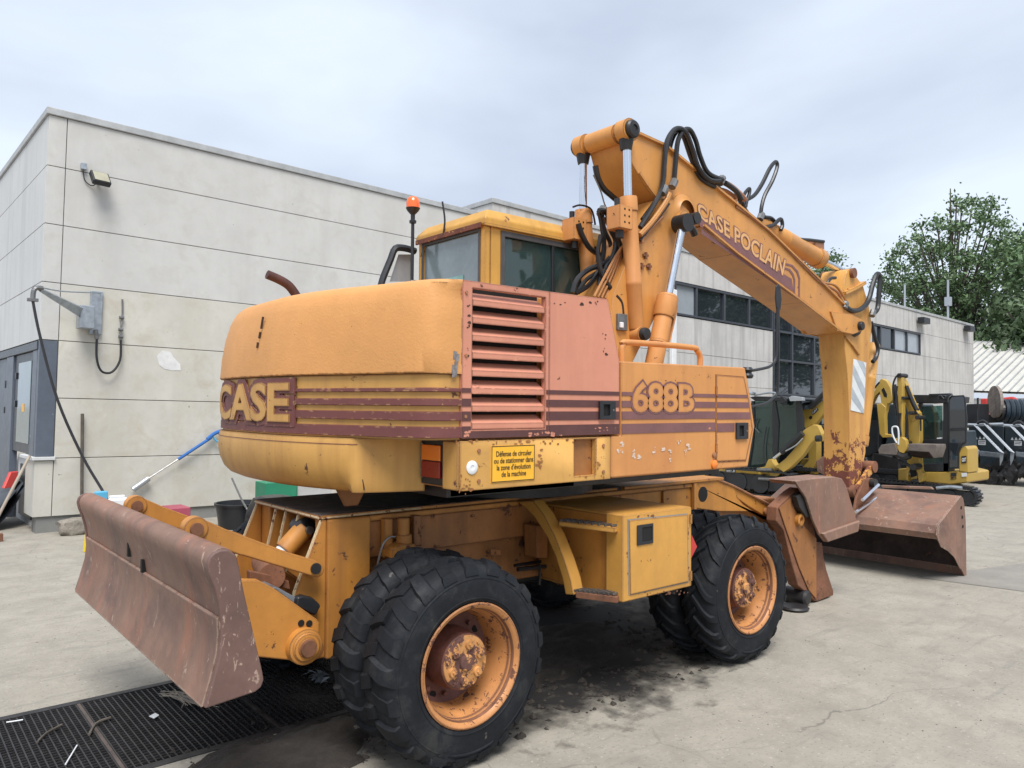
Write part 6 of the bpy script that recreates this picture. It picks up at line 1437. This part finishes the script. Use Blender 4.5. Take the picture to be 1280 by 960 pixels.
# ---- dark attachments, reel and red lift at the right edge
X = 18.0
def attach(ox, lab):
    o_ = (lambda *a: D(*[(p[0]+ox, p[1]+(.02*ox)) for p in a]) if not isinstance(a[0], (int, float)) else D(a[0]+ox, a[1]+.02*ox))
    e_ = empty('loader_attachment', (X+.5, S(*o_(800, 700), 0, X).y, 0), lab, 'attachment', 'dark slate attachments with silver guard bars at the right edge')
    px_('body', o_, [(640, 372), (880, 385), (880, 560), (865, 680), (720, 690), (650, 640)], X, 1.0, 'blackpaint', e_, .03)
    px_('hopper_lip', o_, [(715, 552), (865, 570), (862, 600), (718, 585)], X-.12, .12, 'steelgrey', e_, .01)
    px_('hopper', o_, [(718, 586), (862, 600), (845, 682), (722, 692)], X-.14, .14, 'blackpaint', e_, .01)
    for a_, b_ in (((695, 385), (868, 562)), ((760, 375), (938, 560))):
        q0_, q1_ = S(*o_(*a_), 0, X-.12), S(*o_(*b_), 0, X-.28); g = G(); w_ = Vector((0, .05, .02)); t_ = Vector((-.05, 0, 0)); g.loft([[q0_+w_, q0_-w_, q0_-w_+t_, q0_+w_+t_], [q1_+w_, q1_-w_, q1_-w_+t_, q1_+w_+t_]]); g.out('guard_bar', 'alu', e_, bevel=.005)
        t0 = o_(b_[0], b_[1]); px_('tine', o_, [(b_[0]-14, b_[1]-6), (b_[0]+8, b_[1]-2), (b_[0]+2, b_[1]+50), (b_[0]-16, b_[1]+90), (b_[0]-18, b_[1]+30)], X-.30, .04, 'alu' if ox == 0 and a_[0] < 700 else 'steelgrey', e_, .004)
    tb_('top_rail', o_, [(640, 378), (700, 380), (800, 376), (875, 374)], X-.06, .035, 'alu', e_)
    tb_('hose', o_, [(700, 370), (740, 352), (770, 372), (790, 400)], X-.14, .03, 'hose', e_)
    px_('label', o_, [(708, 480), (758, 482), (758, 514), (708, 512)], X-.006, .004, 'white', e_, 0)
    px_('label_text', o_, [(712, 486), (754, 488), (754, 492), (712, 490)], X-.008, .002, 'ink', e_, 0)
    px_('label_text', o_, [(712, 497), (748, 499), (748, 503), (712, 501)], X-.008, .002, 'ink', e_, 0)
    for k in range(3): px_('warning_triangle', o_, [(684+26*k, 474), (694+26*k, 456), (704+26*k, 475)], X-.006, .004, 'chev_w', e_, 0)
    return e_
attach(0, 'dark slate attachment with silver guard bars, directly right of the yellow mini digger')
attach(240, 'dark slate attachment cut off by the right edge of the picture')
px_2 = px_('side_bucket', D, [(632, 478), (640, 470), (712, 552), (705, 590), (682, 648), (676, 640), (690, 575)], X-.35, .05, 'alu', None, .006); tag(px_2, 'bright metal corner plate beside the mini digger counterweight', 'plate')
g = G()
for k in range(46):
    t = k/45; c_ = S(*D(640+t*420, 770-t*70), 0, X-.25+.1*math.sin(k*1.7)); s_ = .07+.05*math.sin(k*2.9)
    for j in range(3):
        cc = c_+Vector((.15*j, random.uniform(-.05, .05), .25*j+random.uniform(-.05, .12))); g.add([cc+Vector((0, s_, 0)), cc+Vector((0, -s_, 0)), cc+Vector((.1, 0, .02)), cc+Vector((0, random.uniform(-.05, .05), -s_*1.9)), cc+Vector((.03, 0, s_*1.4))], [(0, 1, 3), (1, 2, 3), (2, 0, 3), (0, 4, 1), (1, 4, 2), (2, 4, 0)])
g.out('trencher_chain', 'dark', label='row of dark jagged chain teeth hanging under the slate attachments', cat='chain', kind='stuff')
rl = empty('cable_reel', (X+2.6, S(*D(850, 300), 0, X+2.2).y, 0), 'wooden cable drum wound with thick dark blue hose behind the attachments', 'cable reel')
XR = X+2.2; rc = S(*D(812, 225), 0, XR); ry = abs(S(*D(760, 225), 0, XR).y-rc.y); rz = abs(S(*D(812, 118), 0, XR).z-rc.z)
ax_d = Vector((.62, -.78, 0)).normalized()
for k in range(9):
    h0, h1 = -1+2*k/9, -1+2*(k+1)/9-.012
    u_ = Vector((0, 0, 1)); v_ = Vector((-ax_d.y, ax_d.x, 0)); pts = []
    for hh in (h0, h1): pts.append((hh, math.sqrt(max(0, 1-hh*hh))))
    mid = (h0+h1)/2; m_ = math.sqrt(1-mid*mid)
    loop_ = [(h0, -pts[0][1]), (mid, -m_), (h1, -pts[1][1]), (h1, pts[1][1]), (mid, m_), (h0, pts[0][1])]
    tl = .35
    R_ = rz; ring = [rc+(u_*(a*math.cos(tl)-b*math.sin(tl))+v_*(a*math.sin(tl)+b*math.cos(tl)))*R_ for a, b in loop_]
    G().loft([ring, [p+ax_d*.07 for p in ring]]).out('plank', 'wood', rl)
g = G(); coil = []
for k in range(20*16):
    a = k/16*2*math.pi; rr_ = rz*.66; coil.append(rc+ax_d*(.15+k/16*.115)+(u_*math.cos(a)+v_*math.sin(a))*rr_+Vector((0, 0, -.25)))
g.tube(coil, .056, 6, smooth=False); g.out('hose_coil', M['coil'] if 'coil' in M else mat('dark_blue_hose', (.02, .032, .045), .4), rl, smooth=True)
G().cyl(rc+ax_d*.1+Vector((0, 0, -.25)), rc+ax_d*2.4+Vector((0, 0, -.25)), rz*.6, n=24).out('drum_core', 'black', rl)
bx('reel_stand', (XR+.2, rc.y-.9, 0), (XR+.9, rc.y+.4, rc.z-rz*.8), 'dark', rl)
XR = X+5
red = empty('red_lift', (XR+.5, S(*D(900, 230), 0, XR).y, 0), 'red access lift partly hidden behind the cable drum', 'lift')
px_('body', D, [(722, 205), (762, 202), (765, 325), (722, 318)], XR, .8, 'red', red, .03)
px_('boom', D, [(765, 215), (1060, 225), (1060, 262), (765, 290)], XR+.5, .5, 'red', red, .03)
tb_('rail', D, [(870, 212), (940, 205), (960, 222), (1010, 225), (1060, 222)], XR+.2, .06, 'red', red)
bx('legs', (XR+.2, S(*D(740, 300), 0, XR).y-.4, 0), (XR+.7, S(*D(740, 300), 0, XR).y+.2, S(*D(740, 318), 0, XR).z), 'red', red)
pst = px_('dark_cabinet', D, [(628, 240), (705, 238), (705, 400), (632, 400)], X+1.2, .8, 'black', None, .02); tag(pst, 'black boxy cabinet between the mini digger cab and the red lift', 'cabinet')
tag(px_('post', D, [(697, 200), (708, 198), (708, 270), (698, 270)], X+1.0, .05, 'dark', None), 'short black post rising above the dark cabinet', 'post')
# low kerb strip behind
tag(bx('timber_beam', (19.5, -2.5, 0), (19.8, 1.3, .10), 'wood', None), 'low wooden beam lying on the yard by the far attachments', 'beam')

# ================================================================ SMALL THINGS BY THE WALL
q = S(299, 672, 2, 0); tubx, tuby = S(299, 652, 1, 6.7).x, 6.7
zt = S(299, 628, 1, tuby).z; rt = (S(327, 630, 1, tuby).x-S(270, 630, 1, tuby).x)/2
tub = empty('plastic_tub', (tubx, tuby, 0), 'round black plastic tub standing at the wall behind the blade link', 'tub')
G().lathe([(0, 0), (rt*.82, 0), (rt*.85, .03), (rt*.97, zt-.03), (rt*1.03, zt-.03), (rt*1.05, zt), (rt*.96, zt), (rt*.8, .05), (0, .05)], (tubx, tuby, 0), (0, 0, 1), 32).out('bowl', 'black', tub, smooth=True)
rock('bin_bag', (tubx+.15, tuby-.9, .28), (.42, .35, .32), 'plastic_bag', 'crumpled dark bin bag in front of the black tub', 'bag', 8)
G().tube([S(322, 655, 1, 6.0), S(305, 630, 1, 6.3), S(290, 598, 1, 7.35)], .014, 6).out('thin_rod', 'fit', label='thin grey rod leaning from the black tub up the wall', cat='rod')
def pb(name, p0, p1, y, d, material, lab, cat, b=.01):
    a = S(*p0, 1, y); c_ = S(*p1, 1, y); return tag(bx(name, (min(a.x, c_.x), y, max(0, min(a.z, c_.z))), (max(a.x, c_.x), y+d, max(a.z, c_.z)), material, None, b), lab, cat)
pb('crate', (213, 636), (238, 662), 6.4, .4, 'pinkplastic', 'magenta plastic crate beside the wall behind the blade link', 'crate')
pb('crate', (332, 604), (371, 640), 6.9, .4, 'green', 'green plastic crate seen under the counterweight', 'crate')
pb('white_box', (372, 600), (414, 640), 6.95, .35, 'duststone', 'white box right of the green crate under the counterweight', 'box')
jc = empty('jerrycan', (S(146, 640, 1, 6.2).x, 6.3, 0), 'white translucent jerrycan standing behind the top of the dozer blade', 'jerrycan')
a = S(134, 624, 1, 6.2); b = S(161, 690, 1, 6.2); bx('body', (a.x, 6.2, .0), (b.x, 6.42, a.z), 'white', jc, .03)
bx('handle', (a.x+.04, 6.26, a.z), (b.x-.04, 6.32, a.z+.03), 'white', jc, .01)
sb_ = empty('spray_bottle', (S(126, 640, 1, 6.1).x, 6.1, 0), 'blue spray bottle top showing left of the white jerrycan', 'bottle')
a = S(126, 628, 1, 6.1); G().lathe([(0, 0), (.06, 0), (.06, a.z*.7), (.03, a.z*.85), (.03, a.z)], (a.x, 6.1, 0), (0, 0, 1), 16).out('bottle', 'cyan', sb_, smooth=True)
bx('trigger_head', (a.x-.07, 6.06, a.z), (a.x+.07, 6.14, S(126, 614, 1, 6.1).z), 'cyan', sb_, bevel=.015)
fs_ = empty('floor_sign', (S(110, 690, 2, 0).x, S(110, 690, 2, 0).y, 0), 'small yellow and blue folded sign standing left of the dozer blade', 'sign')
for m_, pts in (('yellow_plastic', ((108, 655), (114, 653), (113, 690), (104, 690))), ('blue', ((113, 665), (118, 662), (119, 690), (113, 690)))):
    yq = S(110, 690, 2, 0).y; G().prism([P2(*p, yq) for p in pts], 1, yq, yq+.02).out('panel', m_, fs_)

# ================================================================ TREES
def tree(name, base, height, clumps, nleaf, leaf, label, mats=('leaf', 'bark'), group=None, seed=1, trunk_r=.25, spread=.8):
    rg = np.random.default_rng(seed); base = Vector(base)
    t = empty(name, base, label, 'tree', group)
    g = G(); top = base+Vector((0, 0, height*.9)); g.cyl(base-Vector((0, 0, .1)), base+Vector((0, 0, height*.45)), trunk_r, trunk_r*.6, 10); g.cyl(base+Vector((0, 0, height*.45)), top, trunk_r*.6, trunk_r*.12, 8)
    for i, c in enumerate(clumps):
        if i % 2: continue
        c = Vector(c); z = min(c.z-.5, base.z+height*.75); z0 = max(base.z+height*.2, base.z+(z-base.z)*.55); p0 = Vector((base.x, base.y, z0)); m_ = p0.lerp(c, .55)+Vector((0, 0, -.3))
        g.tube([p0, m_, c], trunk_r*.16, 5, 3)
    g.out('trunk', mats[1], t)
    cl = np.array([tuple(c) for c in clumps]); n = nleaf
    idx = rg.integers(0, len(cl), n); P0 = cl[idx]+rg.normal(0, 1, (n, 3))*spread*np.array([1, 1, .62])*rg.uniform(.5, 1.15, (n, 1))
    d1 = rg.normal(0, 1, (n, 3)); d1 /= np.linalg.norm(d1, axis=1)[:, None]; d2 = np.cross(d1, rg.normal(0, 1, (n, 3))); d2 /= np.linalg.norm(d2, axis=1)[:, None]
    s = leaf*rg.uniform(.55, 1.3, (n, 1)); V = np.stack([P0-d1*s, P0+d2*s*.45, P0+d1*s, P0-d2*s*.45], 1).reshape(-1, 3)
    me = bpy.data.meshes.new('crown'); me.vertices.add(4*n); me.vertices.foreach_set('co', (V-np.array(base)).ravel()); me.loops.add(4*n); me.loops.foreach_set('vertex_index', np.arange(4*n)); me.polygons.add(n); me.polygons.foreach_set('loop_start', np.arange(0, 4*n, 4)); me.polygons.foreach_set('loop_total', np.full(n, 4)); me.update()
    me.materials.append(M[mats[0]]); o = bpy.data.objects.new('crown', me); COL.objects.link(o); place(o, base, t); return t
def clump_px(x, pts, rg, dx): return [S(px, py, 0, x+rg.uniform(-dx, dx)) for px, py in pts]
rg = np.random.default_rng(4)
pts = []
for _ in range(2400):
    u, v = rg.uniform(1096, 1300), rg.uniform(228, 500)
    # outline of the open crown
    top = np.interp(u, [1096, 1120, 1150, 1175, 1190, 1210, 1232, 1250, 1268, 1300], [345, 300, 268, 262, 240, 245, 232, 262, 270, 300])
    bot = np.interp(u, [1096, 1115, 1130, 1160, 1200, 1260, 1300], [352, 400, 415, 430, 450, 470, 470])
    if v < top+8 or v > bot: continue
    dens = np.interp(v, [230, 290, 340, 420], [.25, .42, .7, 1.0])
    if rg.uniform() < dens: pts.append((u, v))
    if len(pts) > 360: break
XT = 62.; tb0 = S(1190, 480, 0, XT)
tree('poplar_tree', (XT, tb0.y, 0), 21, clump_px(XT, pts, rg, 4), 27000, .175, 'tall open crowned green tree behind the far end of the workshop', seed=5, trunk_r=.35, spread=.52)
pts = [(rg.uniform(1228, 1420), rg.uniform(375, 475)) for _ in range(130)]; pts = [p for p in pts if p[1] > np.interp(p[0], [1228, 1245, 1262, 1300, 1420], [432, 395, 360, 330, 280])-5 and p[1] < np.interp(p[0], [1228, 1260, 1300], [450, 470, 480])]
XT = 52.; tb0 = S(1330, 480, 0, XT)
tree('dark_tree', (XT, tb0.y, 0), 15, clump_px(XT, pts, rg, 3), 15000, .22, 'darker leafy tree at the right edge overhanging the shed roof', mats=('leaf2', 'bark'), seed=6, trunk_r=.3, spread=.6)
pts = [(rg.uniform(1262, 1420), rg.uniform(290, 380)) for _ in range(60)]; pts = [p for p in pts if p[1] > np.interp(p[0], [1262, 1300], [310, 280])]
XT = 56.; tb0 = S(1345, 480, 0, XT)
tree('leafy_tree', (XT, tb0.y, 0), 18, clump_px(XT, pts, rg, 3), 6000, .22, 'leafy branch cluster entering at the right edge beside the tall open tree', seed=7, trunk_r=.3, spread=.7)
# crown top seen under the boom, behind the workshop
q = MB_@B(1012, 350, 1, YB+16)
cl_ = [MB_@B(rg.uniform(985, 1045), 0+np.interp(rg.uniform(), [0, 1], [322, 395]), 1, YB+16+rg.uniform(-2, 2)) for _ in range(26)]
tree('small_tree', (q.x, q.y, 0), q.z+1.5, cl_, 5200, .15, 'tree top just showing over the workshop roof beneath the boom', seed=8, trunk_r=.2, spread=.55)
# trees across the yard, seen only as reflections in the workshop windows
for i, (bx_, by_, h_) in enumerate(((50, -14, 13), (62, -24, 17), (78, -20, 15), (40, -30, 16), (95, -34, 20))):
    b0 = MB_@Vector((bx_, by_, -1.7)); b0.z = 0
    cl_ = [b0+Vector((rg.normal(0, 2.3), rg.normal(0, 2.3), h_*rg.uniform(.3, 1))) for _ in range(50)]
    tree('yard_tree', b0, h_, cl_, 9000, .3, ['shortest leafy tree across the yard, mirrored in the window band', 'leafy tree across the yard mirrored in the big dark window', 'medium leafy tree across the yard mirrored beside the big window', 'leafy tree across the yard nearest the camera, mirrored in the window band', 'tallest far tree across the yard, mirrored in the last windows'][i], group='trees across the yard', mats=('leaf2', 'bark'), seed=20+i, trunk_r=.3, spread=1.1)
# aerial masts on the roof
for (px, py0, py1) in ((1131, 400, 356), (1185, 415, 350)):
    a, b = MB_@B(px, py0, 1, YB+1.), MB_@B(px, py1, 1, YB+1.); mm_ = empty('roof_mast', a, ['thin pale mast on the workshop roof, farther from the building end', 'thin pale mast with small bracket on the workshop roof near its end'][px > 1150], 'mast')
    G().cyl(a-Vector((0, 0, .3)), b, .05 if px > 1150 else .04, n=8).out('pole', 'alu', mm_)
    if px > 1150: G().box(b+Vector((-.12, -.12, -1.2)), b+Vector((.12, .12, -.8))).out('bracket', 'alu', mm_)
for (px, py, lab) in ((1154, 401, 'small dark floodlight on the far wall above the last window'), (1211, 411, 'dark camera housing near the far top corner of the workshop')):
    c0 = B(px, py, 1, YB-.15); e_ = empty('wall_light', MB_@c0, lab, 'floodlight')
    bg_out(G().box(c0-Vector((.32, .16, .12)), c0+Vector((.32, .10, .12))), 'housing', 'black', e_, bevel=.02); bg_out(G().cyl(c0, c0+Vector((0, .145, 0)), .05), 'arm', 'black', e_)
